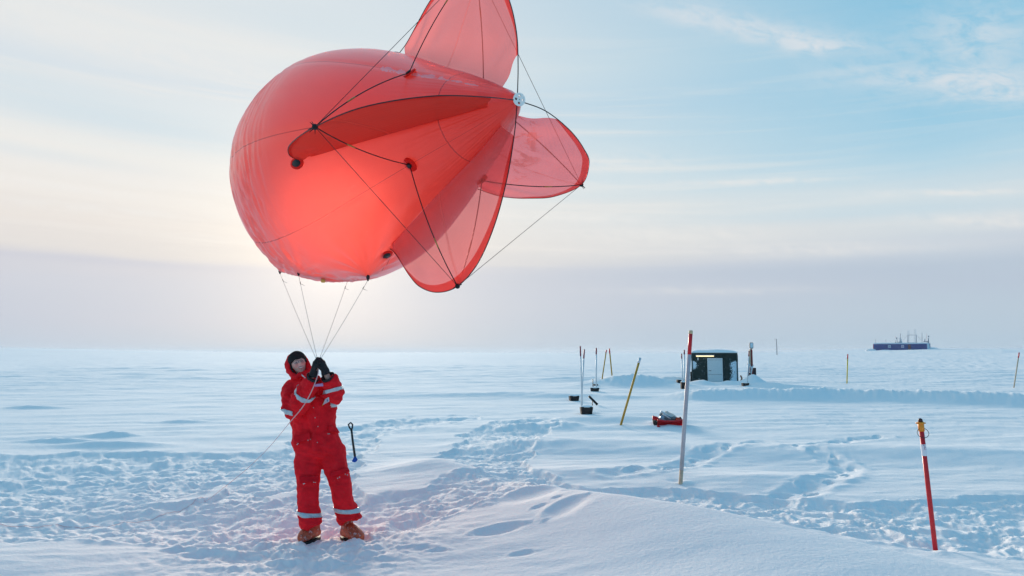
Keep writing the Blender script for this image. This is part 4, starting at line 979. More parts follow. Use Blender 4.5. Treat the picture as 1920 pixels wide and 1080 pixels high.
# ------------------------------------------------------------------ blue station on the ridge
SY = 380.0; sb = at(1687, 656, SY); q = lambda px, py, dy=0.0: at(px, py, SY) - sb + Vector((0, dy, 0))
stn = empty('polar_station', sb); tag(stn, 'long low blue station building on the far ridge with masts on its roof', 'station')
X0, X1 = q(1637.3, 650).x, q(1737.4, 650).x; ZT, ZB = q(1687, 645).z, q(1687, 657.5).z - 2.0
M['stblue'] = mat('station_blue', (.004, .04, .22), .45, var=.12, vscale=.6)
mb = MB(); mb.box(((X0 + X1) / 2, 5, (ZT + ZB) / 2), (X1 - X0, 10, ZT - ZB))
for k in range(46): mb.box((X0 + .3 + k * (X1 - X0 - .6) / 45, -.03, (ZT + ZB) / 2), (.10, .07, ZT - ZB - .1))
mb.build('wall', M['stblue'], stn, smooth=False)
mb = MB(); mb.box(((X0 + X1) / 2 + .5, 5, ZT + .32), (X1 - X0 + 1.2, 10.6, .62), bev=.1); roof = mb.build('roof', mat('roof_white', (.62, .70, .78), .6), stn, smooth=False)
mb = MB(); mb.box((X0 - .12, .2, (ZT + ZB) / 2), (.26, .5, ZT - ZB), bev=.02); mb.build('end_trim', mat('red_trim', (.55, .10, .12), .5), stn, smooth=False)
for px, m_ in ((1667.6, mat('pane_blue', (.20, .33, .42), .2)), (1692.4, mat('pane_pink', (.42, .25, .40), .2))):
    c = q(px, 649.5); mb = MB()
    for dx2, dz2, sx_, sz_ in ((-.62, 0, .3, 1.55), (.62, 0, .3, 1.55), (0, .63, .94, .3), (0, -.63, .94, .3)): mb.box((c.x + dx2, -.1, c.z + dz2), (sx_, .15, sz_))
    wf = mb.build('window', mat('window_trim', (.45, .50, .62), .5), stn, smooth=False)
    mb = MB(); mb.box((c.x, -.08, c.z), (.92, .06, .94)); mb.build('pane', m_, wf, smooth=False)
c = q(1705, 650.5); mb = MB(); mb.box((c.x, -.1, c.z), (1.5, .14, 2.5), bev=.02); dr_ = mb.build('door', mat('station_door', (.12, .012, .018), .5), stn, smooth=False)
mb = MB(); mb.box((c.x + .1, -.19, c.z + .7), (.4, .04, .5)); mb.build('door_window', mat('door_glass', (.3, .16, .14), .2), dr_, smooth=False)
mb = MB(); mb.box((c.x + .1, -.8, c.z - 1.6), (1.9, 1.4, .35)); mb.build('doorstep', M['white_metal'], stn, smooth=False)
M['stm'] = mat('mast_steel', (.20, .26, .34), .5); M['stl'] = mat('mast_pale', (.50, .58, .66), .5)
mb = MB(); cx = q(1739.5, 650).x; mb.box((cx, 3, (ZT + ZB) / 2), (1.3, 6, ZT - ZB + .6)); mb.build('stair_annex', mat('annex_white', (.55, .66, .74), .5), stn, smooth=False)
mb = MB(); mb.box((q(1741, 649).x + .45, 1, q(1741, 648).z), (.5, 1.5, 2.4)); mb.build('vent_stack', M['stm'], stn, smooth=False)
mb = MB(); mb.box((q(1688, 600).x, -.0, q(1688, 643.3).z + .05), (.1, .1, .1))
def mast(px0, py0, px1, py1, r=.10, m_=None, cross=()):
    mb = MB(); a = q(px0, py0); c = q(px1, py1); mb.tube([a, c], r, 6)
    for (t_, w_) in cross: p = a.lerp(c, t_); mb.box(p, (w_, .15, .18))
    mb.build('antenna_mast', m_ or M['stm'], stn)
def lattice(px0, px1, ptop):
    mb = MB(); 
    for px in (px0, px1): mb.tube([q(px, 642.5), q(px, ptop)], .085, 5)
    z0_, z1_ = q(px0, 642.5), q(px1, ptop); n_ = 12
    for k in range(n_):
        y0_ = 642.5 + (ptop - 642.5) * k / n_; y1_ = 642.5 + (ptop - 642.5) * (k + 1) / n_
        mb.tube([q(px0 if k % 2 else px1, y0_), q(px1 if k % 2 else px0, y1_)], .04, 4)
    mb.build('lattice_tower', M['stl'], stn)
lattice(1701.3, 1704.3, 620); lattice(1713.8, 1716.8, 618)
mast(1702.3, 643, 1702.3, 628.5, .16); mast(1717.5, 643, 1717.5, 628.5, .17); mast(1716.8, 620, 1716.8, 616.5, .04)
mb = MB(); mb.tube([q(1702, 628.4), q(1717.8, 628.4)], .10, 5); mb.tube([q(1702, 628.6), q(1692.5, 637.5)], .06, 5); mb.tube([q(1717.8, 628.6), q(1726, 637.5)], .06, 5); mb.tube([q(1703, 642.2), q(1717, 642.2)], .05, 5); mb.build('gantry', M['stm'], stn)
mast(1641, 643.5, 1641, 634.5, .09, None, ((.0, 1.0), (.65, .35))); mast(1661, 643.5, 1661, 636, .08, None, ((.0, .9), (.7, .3)))
mast(1688.3, 643, 1688.3, 625.5, .13, None, ((.85, .4), (.5, .5))); mast(1728, 643, 1728, 624.5, .14, None, ((.5, .4), (.9, .3))); mast(1736.5, 643, 1736.5, 625.5, .06, mat('red_white_mast', (.5, .2, .22), .5)); mast(1679.6, 634, 1679, 630, .05, mat('red_stub', (.45, .1, .12), .5))
mb = MB(); mb.tube([q(1679, 643), q(1681, 634)], .12, 6); mb.tube([q(1684, 643), q(1681.5, 634)], .09, 6); mb.ball(q(1681.3, 634), (.42, .35, .42), n=10); mb.box(q(1682, 641.5), (2.2, 1, .25)); mb.build('satellite_dish', M['stm'], stn)
mb = MB(); mb.tube([q(1687, 643), q(1687, 633.5)], [.4, .15], 6); mb.tube([q(1690, 643), q(1689.8, 635.5)], [.45, .2], 6); mb.build('ventilator', M['stl'], stn)
mb = MB(); mb.tube([q(1739.5, 643), q(1739.5, 634.5)], [.45, .3], 8); mb.ball(q(1739.8, 631.3), (.45, .45, .5), n=10); mb.box(q(1734, 640.8), (2.4, 1, .3)); mb.tube([q(1733, 641), q(1733.3, 635.5)], [.42, .2], 6); mb.build('radome', M['stm'], stn)
stn.rotation_euler.z = -math.atan2(sb.x, sb.y) * .93; stn.scale.x = .875
# drifts banked up against the station
mb = MB()
for px, py, wd_, hh_ in ((1660, 657, 5, 1.0), (1695, 658.5, 12, .7), (1632, 656, 3, 1.2), (1745, 656, 5, 2.0), (1725, 658.6, 7, .6), (1651, 657, 4, .7)):
    p = q(px, py, -.6); mb.ball((p.x, p.y, p.z - .6), (wd_, 2.2, hh_), n=18)
dk = mb.build('snowdrift', M['snow']); dk.location = sb; tag(dk, kind='structure', label='snow drifted against the foot of the blue station')
# faint dashes of more distant masts, right of the station
for px, py0, py1, lb_ in ((1784.5, 653, 647, 'faint hair-thin mast far beyond the ridge, just right of the station'), (1813.5, 652, 646.5, 'faint hair-thin mast far beyond the ridge, further right of the station')):
    p = at(px, py0, 600); o = empty('far_mast', p); tag(o, lb_, 'mast'); mb = MB(); mb.tube([(0, 0, -6), at(px, py1, 600) - p], .09, 5); mb.build('shaft', M['stl'], o)
# ------------------------------------------------------------------ the man in the red suit
P = at
feet = Vector((P(600, 1000, 7.0).x, 7.0, 0))
feet.z = hz(feet.x, feet.y)
PXM = 7.0 / F                                  # metres per photo pixel at his distance
gl_l = hz(P(578, 1000, 6.93).x, 6.93); gl_r = hz(P(660, 993, 7.08).x, 7.08)

# ---- head frame
hc = P(559.5, 684, 6.97)
fwd = Vector((.40, -.86, .22)).normalized(); up0 = Vector((-.30, .02, .95)); rt = fwd.cross(up0).normalized(); upv = rt.cross(fwd).normalized()
rt = -rt if rt.x > 0 and False else rt
# local: X = his left (viewer's right when facing us), Y = face direction, Z = crown
XL = upv.cross(fwd).normalized()
def hl(x, y, z): return hc + XL * x + fwd * y + upv * z
HR = Matrix((XL, fwd, upv)).transposed()

body = MB()
body.ball(hl(0, -.012, .035), (.077, .092, .088), HR, 20)                 # skull
body.loft([(hl(0, .030, .05), XL * .062, fwd * .058), (hl(0, .030, .01), XL * .066, fwd * .060), (hl(0, .028, -.03), XL * .061, fwd * .058), (hl(0, .030, -.065), XL * .048, fwd * .052), (hl(0, .036, -.095), XL * .026, fwd * .036)], 18)   # face and jaw
body.ball(hl(0, .074, -.082), (.021, .016, .017), HR, 10)                 # chin
for s_ in (-1, 1):
    body.ball(hl(s_ * .036, .072, -.012), (.022, .018, .018), HR, 10)     # cheek
    body.ball(hl(s_ * .028, .083, .034), (.024, .010, .007), HR, 10)      # brow
    body.ball(hl(s_ * .076, .0, .0), (.010, .020, .030), HR, 10)          # ear
body.loft([(hl(0, .086, .030), XL * .008, fwd * .006), (hl(0, .098, .008), XL * .010, fwd * .010), (hl(0, .104, -.006), XL * .014, fwd * .012), (hl(0, .094, -.016), XL * .013, fwd * .010)], 10)   # nose
body.loft([(hl(-.026, .082, -.038), upv * .004, fwd * .004), (hl(-.012, .092, -.036), upv * .005, fwd * .005), (hl(.012, .092, -.036), upv * .005, fwd * .005), (hl(.026, .082, -.038), upv * .004, fwd * .004)], 8)
body.loft([(hl(-.022, .082, -.056), upv * .004, fwd * .004), (hl(0, .090, -.063), upv * .007, fwd * .006), (hl(.022, .082, -.056), upv * .004, fwd * .004)], 8)
neck = P(562, 712, 7.05)
body.cap(hl(0, -.02, -.04), .052, neck, .058)
# body under the clothes, one skin with the head
shL, shR = P(547, 724, 7.02), P(621, 722, 7.05)
elL, elR = P(546, 771, 6.86), P(629, 733, 6.73)
wrL, wrR = P(587, 703, 6.66), P(613, 704, 6.67)
hipL, hipR = P(577, 842, 7.02), P(619, 842, 7.04)
knL, knR = P(579, 905, 6.95), P(638, 903, 7.0)
anL, anR = P(582, 970, 6.97), P(652, 962, 7.10)
body.loft([(P(598, 850, 7.03), (.13, 0, 0), (0, .09, 0)), (P(594, 825, 7.02), (.15, 0, 0), (0, .10, 0)), (P(588, 785, 7.02), (.14, 0, 0), (0, .095, 0)), (P(586, 745, 7.03), (.17, 0, 0), (0, .105, 0)), (P(586, 722, 7.04), (.15, 0, 0), (0, .08, 0)), (neck, (.06, 0, 0), (0, .06, 0))], 18)
for a, b_, c in ((shL, elL, wrL), (shR, elR, wrR)):
    body.cap(a, .055, b_, .042); body.cap(b_, .042, c, .028)
for a, b_, c in ((hipL, knL, anL), (hipR, knR, anR)):
    body.cap(a, .085, b_, .058); body.cap(b_, .058, c, .042)
for wr, pal in ((wrL, P(592, 688, 6.63)), (wrR, P(605, 688, 6.66))): body.cap(wr, .026, pal, .030)
bme = remeshed(body, 'person', .0075, 3)
person = link('person', bme, M['skin'])
tag(person, 'person in red insulated coverall and black gloves gripping the balloon lines', 'person')
def pchild(o): o.parent = person; return o

# face details
M['stubble'] = mat('stubble', (.50, .30, .23), .8, var=.3, vscale=120)
M['beanie'] = mat('black_knit', (.012, .012, .014), .95, bump=.8, bscale=160)
mb = MB()
for s_ in (-1, 1): mb.ball(hl(s_ * .028, .0835, .016), (.0105, .006, .0045), HR, 10)
pchild(mb.build('eyes', mat('eye_dark', (.06, .04, .035), .2)))
mb = MB(); mb.loft([(hl(-.021, .086, -.045), upv * .002, fwd * .004), (hl(-.008, .0925, -.048), upv * .006, fwd * .003), (hl(.008, .0925, -.048), upv * .006, fwd * .003), (hl(.021, .086, -.045), upv * .002, fwd * .004)], 10)
pchild(mb.build('teeth', mat('teeth', (.75, .70, .62), .3)))
mb = MB()
for s_ in (-1, 1): mb.loft([(hl(s_ * .012, .094, .036), upv * .003, fwd * .004), (hl(s_ * .03, .092, .041), upv * .0035, fwd * .004), (hl(s_ * .048, .080, .034), upv * .002, fwd * .004)], 8)
pchild(mb.build('eyebrows', M['stubble']))
# short beard: jaw shell
mb = MB(); secs = []
for k in range(13):
    a = math.radians(-80 + 160 * k / 12); x = .064 * math.sin(a); y = .026 + .052 * math.cos(a)
    drop = -.055 - .035 * math.cos(a) ** 2
    secs.append((hl(x * .95, y + .004, drop), upv * (.012 + .004 * math.cos(a)), (XL * math.sin(a) + fwd * math.cos(a)) * .006))

t = NT(M['skin'].node_tree); bs = t.n['Principled BSDF']; lk = bs.inputs['Base Color'].links[0].from_socket
ps_ = t.new('ShaderNodeTexCoord').outputs['Object']; rel = t.vm('SUBTRACT', ps_, tuple(hc)); hh_ = t.vm('DOT_PRODUCT', rel, tuple(upv)); xx_ = t.m('ABSOLUTE', t.vm('DOT_PRODUCT', rel, tuple(XL)))
stub = t.m('MULTIPLY', t.rng(t.m('ADD', hh_, t.m('MULTIPLY', xx_, -.35)), -.030, -.062), t.rng(t.noise(ps_, 160, 3, .6), .3, .6, .35, .75))
chk = t.m('MULTIPLY', t.m('MULTIPLY', t.rng(t.m('ABSOLUTE', t.m('ADD', hh_, .012)), .030, .008), t.rng(t.m('ABSOLUTE', t.m('SUBTRACT', xx_, .036)), .030, .010)), .55)
lipm = t.m('MULTIPLY', t.rng(t.m('ABSOLUTE', t.m('ADD', hh_, .048)), .015, .011), t.rng(xx_, .027, .020))
c1_ = t.mix(chk, lk, (.78, .20, .17, 1)); c1_ = t.mix(stub, c1_, (.30, .17, .13, 1)); c1_ = t.mix(t.m('MULTIPLY', lipm, .8), c1_, (.48, .10, .10, 1))
t.put(bs.inputs['Base Color'], c1_)
# glasses: thin frame, lenses and temples
mb = MB()
gf = mat('glass_frame', (.05, .04, .045), .3)
def ringp(cx, cz, rx, rz, y, n=18): return [hl(cx + rx * math.cos(t), y - abs(cx + rx * math.cos(t)) * .22, cz + rz * math.sin(t)) for t in np.linspace(0, 2 * math.pi, n)]
for s_ in (-1, 1): mb.tube(ringp(s_ * .031, .016, .023, .016, .106), .0016, 5)
mb.tube([hl(-.009, .105, .020), hl(.009, .105, .020)], .0016, 5)
for s_ in (-1, 1): mb.tube([hl(s_ * .054, .094, .020), hl(s_ * .074, .06, .02), hl(s_ * .080, .0, .012)], .0018, 5)
gls = pchild(mb.build('glasses', gf))
lm = mat('lens_glare', (.42, .45, .50), .12, spec=.8)
for s_ in (-1, 1):
    mb = MB(); ps = ringp(s_ * .031, .016, .0215, .0145, .1055)[:-1]; cen_ = sum(ps, Vector((0, 0, 0))) / len(ps)
    mb.add([cen_ + fwd * .001] + ps, [(0, k + 1, (k + 1) % len(ps) + 1) for k in range(len(ps))]); 
    o = mb.build('lens', lm); o.parent = gls
    m_ = lm.node_tree.nodes['Principled BSDF']; m_.inputs['Alpha'].default_value = .20
# beanie
mb = MB()
secs = []
for zz, rx, ry in ((.020, .088, .098), (.030, .092, .104), (.055, .093, .106), (.085, .088, .100), (.112, .070, .082), (.130, .045, .055), (.138, .015, .02)):
    secs.append((hl(0, -.012, zz) + upv * 0 , XL * rx, fwd * ry + upv * (.020 if zz < .06 else .008)))
mb.loft(secs, 28)
mb.loft([(hl(0, -.012, .016), XL * .091, fwd * .103 + upv * .022), (hl(0, -.012, .048), XL * .096, fwd * .109 + upv * .022)], 28)
for s_ in (-1, 1): mb.loft([(hl(s_ * .078, -.01, .03), fwd * .05, XL * .014), (hl(s_ * .080, -.008, -.02), fwd * .042, XL * .014), (hl(s_ * .072, .0, -.06), fwd * .03, XL * .012), (hl(s_ * .060, .02, -.088), fwd * .02, XL * .010)], 12)
bm_ = remeshed(mb, 'beanie', .006, 3); pchild(link('beanie', bm_, M['beanie']))
# chin strap and zip
mb = MB(); mb.tube([hl(-.066, .02, -.075), hl(-.045, .06, -.112), hl(.0, .075, -.125), hl(.045, .06, -.112), hl(.07, .02, -.07)], [.008, .010, .011, .010, .008], 8); pchild(mb.build('neck_gaiter', M['beanie']))

# ---- coverall: one remeshed cloth surface
s = MB()
def sec(px, py, hw, hd, Y=7.03): return (P(px, py, Y), Vector((hw, 0, 0)), Vector((0, hd, 0)))
s.loft([sec(568, 707, .10, .10, 7.06), sec(572, 714, .155, .13, 7.05), sec(582, 722, .215, .155), sec(585, 740, .235, .175), sec(586, 765, .228, .175), sec(587, 795, .222, .172), sec(591, 812, .235, .175), sec(593, 832, .258, .18), sec(597, 848, .245, .165), sec(600, 858, .17, .13)], 28)
# collar
s.loft([sec(566, 716, .12, .11, 7.04), (hl(.0, -.005, -.135), XL * .105, fwd * .112), (hl(0, -.01, -.10), XL * .096, fwd * .098)], 20)
# hood: pieces round the back of the head, face left open
s.ball(hl(0, -.050, .020), (.108, .085, .118), HR, 22)
for s_ in (-1, 1):
    kx = 1.0 if s_ < 0 else .86
    s.loft([(hl(s_ * .090 * kx, -.045, .075), XL * .016, fwd * .045), (hl(s_ * .106 * kx, -.026, .03), XL * .020, fwd * .055), (hl(s_ * .102 * kx, -.012, -.03), XL * .022, fwd * .058), (hl(s_ * .088 * kx, .005, -.09), XL * .026, fwd * .055), (hl(s_ * .065, .02, -.13), XL * .03, fwd * .055)], 14)
# sleeves
def limb(pts, n=18):
    s.tube([p for p, r in pts], [r for p, r in pts], n); s.ball(pts[0][0], pts[0][1], n=n)
limb([(P(556, 728, 7.03), .110), (P(547.5, 740, 6.98), .104), (P(546, 757, 6.90), .090), (P(549, 772, 6.85), .082)]); s.ball(P(549.5, 773, 6.85), .084, n=16)
limb([(P(550, 772, 6.85), .082), (P(560, 757, 6.79), .086), (P(570, 738, 6.74), .086), (P(580, 720, 6.70), .081), (P(586.5, 708, 6.67), .074)])
limb([(P(612, 728, 7.05), .115), (P(622, 734, 6.92), .095), (P(629, 737, 6.80), .085)]); s.ball(P(630, 736, 6.78), .080, n=16)
limb([(P(629.5, 735, 6.78), .080), (P(622, 722, 6.72), .080), (P(615.5, 709, 6.68), .073)])
# trouser legs with flared ends
s.tube([P(579, 842, 7.03), P(577.5, 862, 7.0), P(578, 885, 6.97), P(579.5, 910, 6.95), P(580.5, 940, 6.95), P(581, 958, 6.96), P(582, 968, 6.96), P(583.5, 978, 6.96), P(585, 984, 6.96)], [.14, .134, .120, .113, .104, .100, .103, .108, .106], 20)
s.tube([P(620, 842, 7.05), P(626, 862, 7.03), P(631, 878, 7.01), P(637, 900, 7.0), P(642, 925, 7.02), P(647, 947, 7.06), P(650, 958, 7.08), P(653, 968, 7.09), P(656, 977, 7.08)], [.14, .132, .124, .118, .108, .100, .106, .115, .108], 20)
s.ball(P(672, 967, 7.07), (.05, .06, .02), Matrix.Rotation(.5, 3, 'Y'), 12)
# pocket flaps standing proud
sme = remeshed(s, 'coverall', .011, 5, .5)
c = co_np(sme); nn = nr_np(sme)
def n3(a, fx, fy, fz, o=3):
    return .5 * (fbm(a[:, 0] * fx + a[:, 1] * fz * .7, a[:, 2] * fy, o) + fbm(a[:, 1] * fx + 31, a[:, 2] * fy + a[:, 0] * fz, o))
wr_ = n3(c, 7, 2.6, 5, 2) * .026                                   # broad folds
rid = 1 - np.abs(fbm(c[:, 0] * 6 + c[:, 2] * 3.0, c[:, 2] * 7.5 - c[:, 0] * 5 + c[:, 1] * 4, 3)) * 3.2
tors = sst(c[:, 2], P(600, 850, 7).z, P(600, 800, 7).z); wr_ += np.clip(rid, -.5, 1) ** 3 * .0085 * (.35 + .65 * tors)
rid2 = 1 - np.abs(fbm(c[:, 0] * 11 - c[:, 2] * 4 + 9, c[:, 2] * 6 + c[:, 1] * 5, 2)) * 3.5
vf = np.sin(c[:, 0] * 52 + 4.5 * fbm(c[:, 0] * 3, c[:, 2] * 2.2, 2) + c[:, 2] * 3); wr_ += np.clip(vf, -.2, 1) * .0075 * tors * (c[:, 2] < P(600, 735, 7).z)
# deep folds at elbows, knees, crotch and over the boots
for q_, rr, am in ((P(548, 772, 6.85), .13, .010), (P(629, 736, 6.78), .11, .009), (P(579, 900, 6.9), .13, .003), (P(638, 900, 6.95), .13, .003), (P(583, 968, 6.9), .12, .008), (P(653, 965, 7.05), .12, .008), (P(600, 845, 6.9), .16, .006)):
    d_ = np.linalg.norm(c - np.array(q_), axis=1); wr_ += np.exp(-(d_ / rr) ** 2) * am * np.sin((c[:, 2] * 1.0 + c[:, 0] * .35) * 95 + 5 * fbm(c[:, 0] * 5, c[:, 2] * 5, 2))
# waist cinch
zc = P(590, 806, 7).z; wr_ -= np.exp(-((c[:, 2] - zc) / .022) ** 2) * .010 * (np.abs(c[:, 0] - P(588, 800, 7).x) < .24) * (c[:, 1] < 7.3)
# front placket down the chest
xc = c[:, 0] - (P(577, 712, 7).x + (c[:, 2] - P(577, 712, 7).z) * ((P(600, 840, 7).x - P(577, 712, 7).x) / (P(600, 840, 7).z - P(577, 712, 7).z)))
fr_ = (c[:, 1] < 6.98) & (c[:, 2] > P(600, 842, 7).z) & (c[:, 2] < P(577, 722, 7).z)
wr_ += fr_ * (np.exp(-((xc - .0) / .028) ** 6) * .008 - np.exp(-((np.abs(xc) - .034) / .007) ** 2) * .006)
wr_ *= 1.9; c2 = c + nn * wr_[:, None]; nv_ = len(c2); ed_ = np.empty(len(sme.edges) * 2, np.int32); sme.edges.foreach_get('vertices', ed_); ed_ = ed_.reshape(-1, 2)
deg = np.bincount(ed_.ravel(), minlength=nv_)[:, None].astype(float)
for _ in range(2):
    acc_ = np.zeros_like(c2, dtype=np.float64)
    for k_ in range(3):
        acc_[:, k_] = np.bincount(ed_[:, 0], weights=c2[ed_[:, 1], k_], minlength=nv_) + np.bincount(ed_[:, 1], weights=c2[ed_[:, 0], k_], minlength=nv_)
    c2 = c2 * .45 + .55 * acc_ / np.maximum(deg, 1)
sme.vertices.foreach_set('co', c2.astype(np.float32).ravel()); sme.update()
# snow-specked cloth
t = NT(M['suit'].node_tree); bs = t.n['Principled BSDF']; lk = bs.inputs['Base Color'].links[0].from_socket
oc = t.new('ShaderNodeTexCoord').outputs['Object']; spk = t.rng(t.noise(oc, 34, 2, .5), .80, .84)
t.put(bs.inputs['Base Color'], t.mix(t.m('MULTIPLY', spk, .5), lk, (.7, .55, .6, 1)))
suit = pchild(link('coverall', sme, M['suit']))
# bands: strips of the very same cloth surface, lifted off it
fv = [tuple(p.vertices) for p in sme.polygons]; fc = np.array([c2[list(f)].mean(0) for f in fv]); n2 = nr_np(sme)
M['band'] = mat('reflective_band', (.50, .56, .60), .35, .15, var=.12, vscale=25)
def band(o_, axis, half, rad, name='reflective_band', m_=None, lift=.004, extra=None):
    o_ = np.array(o_); ax = np.array(Vector(axis).normalized()); d_ = fc - o_; h = d_ @ ax; rr = np.linalg.norm(d_ - h[:, None] * ax, axis=1)
    sel = (np.abs(h) < half) & (rr < rad)
    if extra is not None: sel &= extra(fc)
    idx = np.nonzero(sel)[0]; used = {}; vs = []; fs = []
    for k in idx:
        f = []
        for vi in fv[k]:
            if vi not in used:
                used[vi] = len(vs); p = c2[vi]; hh = (p - o_) @ ax
                if abs(hh) > half * .62: p = p - ax * (hh - math.copysign(half * .92, hh))
                vs.append(tuple(p + n2[vi] * lift))
            f.append(used[vi])
        fs.append(f)
    if not fs: print('EMPTY BAND', name); return None
    me = bpy.data.meshes.new(name); me.from_pydata(vs, [], fs); me.update(); o = link(name, me, m_ or M['band']); o.parent = suit
    so2 = o.modifiers.new('s', 'SOLIDIFY'); so2.thickness = .003; so2.offset = 1
    return o
band(P(569.5, 737, 6.74), P(586, 708, 6.67) - P(550, 772, 6.85), .021, .14)
band(P(547.5, 772, 6.86), Vector((.15, .0, 1)), .021, .13, extra=lambda f: f[:, 0] < P(556, 772, 6.86).x)
band(P(625.5, 731, 6.75), Vector(((P(615, 706, 6.68) - P(629, 737, 6.80)).x, 0, (P(615, 706, 6.68) - P(629, 737, 6.80)).z)), .018, .13, extra=lambda f: f[:, 1] < 6.95)
band(P(581, 961.5, 6.96), Vector((.12, 0, 1)), .021, .16); band(P(648.5, 955, 7.07), Vector((.10, 0, 1)), .021, .16)
band(P(623, 757, 7.0), Vector((0, 0, 1)), .03, .10, extra=lambda f: (f[:, 0] > P(624, 757, 7.0).x) & (f[:, 1] < 7.0))
# pocket flaps with their press studs, patches
M['flap'] = mat('flap_red', (.68, .008, .018), .85, spec=.12, var=.15, vscale=15); M['stud'] = mat('stud_metal', (.7, .7, .72), .25, .7)
fverts = c2
def front_pt(px, py, lift=.006):
    """point on the cloth in front, under a given spot of the garment"""
    best = None; v = np.array(P(px, py, 7.0)) - np.array([0, 0, CZ]); v /= np.linalg.norm(v); w_ = fverts - np.array([0, 0, CZ]); tt = w_ @ v
    d_ = np.linalg.norm(w_ - tt[:, None] * v, axis=1); ok = d_ < .02
    k = np.argmin(np.where(ok, tt, 99)); return Vector(fverts[k]) + Vector((0, -lift, 0))
def patch(name, pts, m_, lift=.004, thick=.0025, parent=None):
    ps = [front_pt(x, y, lift) for x, y in pts]; n = (ps[1] - ps[0]).cross(ps[2] - ps[0]).normalized()
    if n.y > 0: n = -n
    y0 = min(p.y for p in ps); mb = MB(); k = len(ps)
    bk = [p - n * thick * 3 for p in ps]; fr = [p + n * thick for p in ps]
    mb.add(fr + bk, [tuple(range(k)), tuple(range(2 * k - 1, k - 1, -1))] + [(i, k + i, k + (i + 1) % k, (i + 1) % k) for i in range(k)])
    o = mb.build(name, m_, parent or suit, smooth=False); return o
def flap(name, pts, studs):
    a, b_, c_, d_ = [Vector((x, y, 0)) for x, y in pts]; nu_, nv_ = 14, 6; vs = []; fs = []
    gp_ = [[a.lerp(b_, i / nu_).lerp(d_.lerp(c_, i / nu_), j / nv_) for i in range(nu_ + 1)] for j in range(nv_ + 1)]
    yy_ = np.array([[front_pt(p.x, p.y, .013 + .004 * j / nv_).y for p in row] for j, row in enumerate(gp_)])
    for _ in range(3):
        e2 = np.pad(yy_, 1, 'edge'); yy_ = np.minimum(yy_, (e2[:-2, 1:-1] + e2[2:, 1:-1] + e2[1:-1, :-2] + e2[1:-1, 2:]) / 4) * .6 + .4 * (e2[:-2, 1:-1] + e2[2:, 1:-1] + e2[1:-1, :-2] + e2[1:-1, 2:]) / 4
    for j in range(nv_ + 1):
        for i in range(nu_ + 1): vs.append(tuple(P(gp_[j][i].x, gp_[j][i].y, yy_[j, i])))
    for j in range(nv_):
        for i in range(nu_): k_ = j * (nu_ + 1) + i; fs.append((k_, k_ + 1, k_ + nu_ + 2, k_ + nu_ + 1))
    me = bpy.data.meshes.new(name); me.from_pydata(vs, [], fs); me.update(); o = link(name, me, M['flap'], suit)
    so3 = o.modifiers.new('s', 'SOLIDIFY'); so3.thickness = .007; so3.offset = 0
    for x, y in studs:
        for dx_ in (-1.4, 1.4):
            p = front_pt(x + dx_, y, .020); mb = MB(); mb.ball(p, (.0055, .005, .0055), n=8); mb.build('stud', M['stud'], o)
flap('pocket_flap', [(551, 818), (581, 810), (582, 823), (552, 833)], [(556, 832.5), (578, 824)])
flap('pocket_flap', [(616, 797), (631, 801), (636.5, 811.5), (616, 808.5)], [(620.5, 811)])
flap('pocket_flap', [(561, 893), (598, 892), (597.5, 902), (562, 907)], [(568, 907.5), (594.5, 903)])
flap('pocket_flap', [(618, 886), (652, 876), (656, 884), (619, 896)], [(632.5, 895), (653.5, 888)])
flap('chest_flap', [(592, 742), (610, 739), (611, 744), (593, 746)], [(595.5, 743.5)])
patch('name_patch', [(592, 722.5), (602, 720), (603, 725), (593.5, 728)], mat('lilac_patch', (.48, .28, .52), .6), .007)
bdg = patch('badge', [(607.5, 750), (614.5, 748), (616, 756), (609, 759)], mat('badge_white', (.60, .68, .78), .4), .008)
patch('badge_mark', [(610.5, 751.8), (612.6, 751.2), (613.3, 755), (611.4, 755.6)], mat('badge_blue', (.10, .25, .50), .4), .014, .002, bdg)
patch('flag_patch', [(606, 751), (608, 750.6), (608.6, 753.6), (606.6, 754)], mat('flag_dark', (.03, .02, .02), .5), .008)
patch('flag_stripe', [(606.6, 756), (611, 755), (611.6, 758.4), (607.4, 759.4)], mat('flag_gold', (.80, .42, .04), .5), .011)
# zips
def stitch(name, pts, m_, r): mb = MB(); mb.tube([front_pt(x, y, .010) for x, y in pts], r, 6); o = mb.build(name, m_, suit)
stitch('zip', [(564.5, 700), (567, 703), (569.5, 706.5)], M['stud'], .006)
for x, y in ((586, 764), (588, 785), (600, 800), (599, 828), (562, 772)): 
    p = front_pt(x, y, .012); mb = MB(); mb.ball(p, .006, n=8); mb.build('stud', mat('rivet', (.5, .3, .32), .4) if 'rivet' not in bpy.data.materials else bpy.data.materials['rivet'], suit)

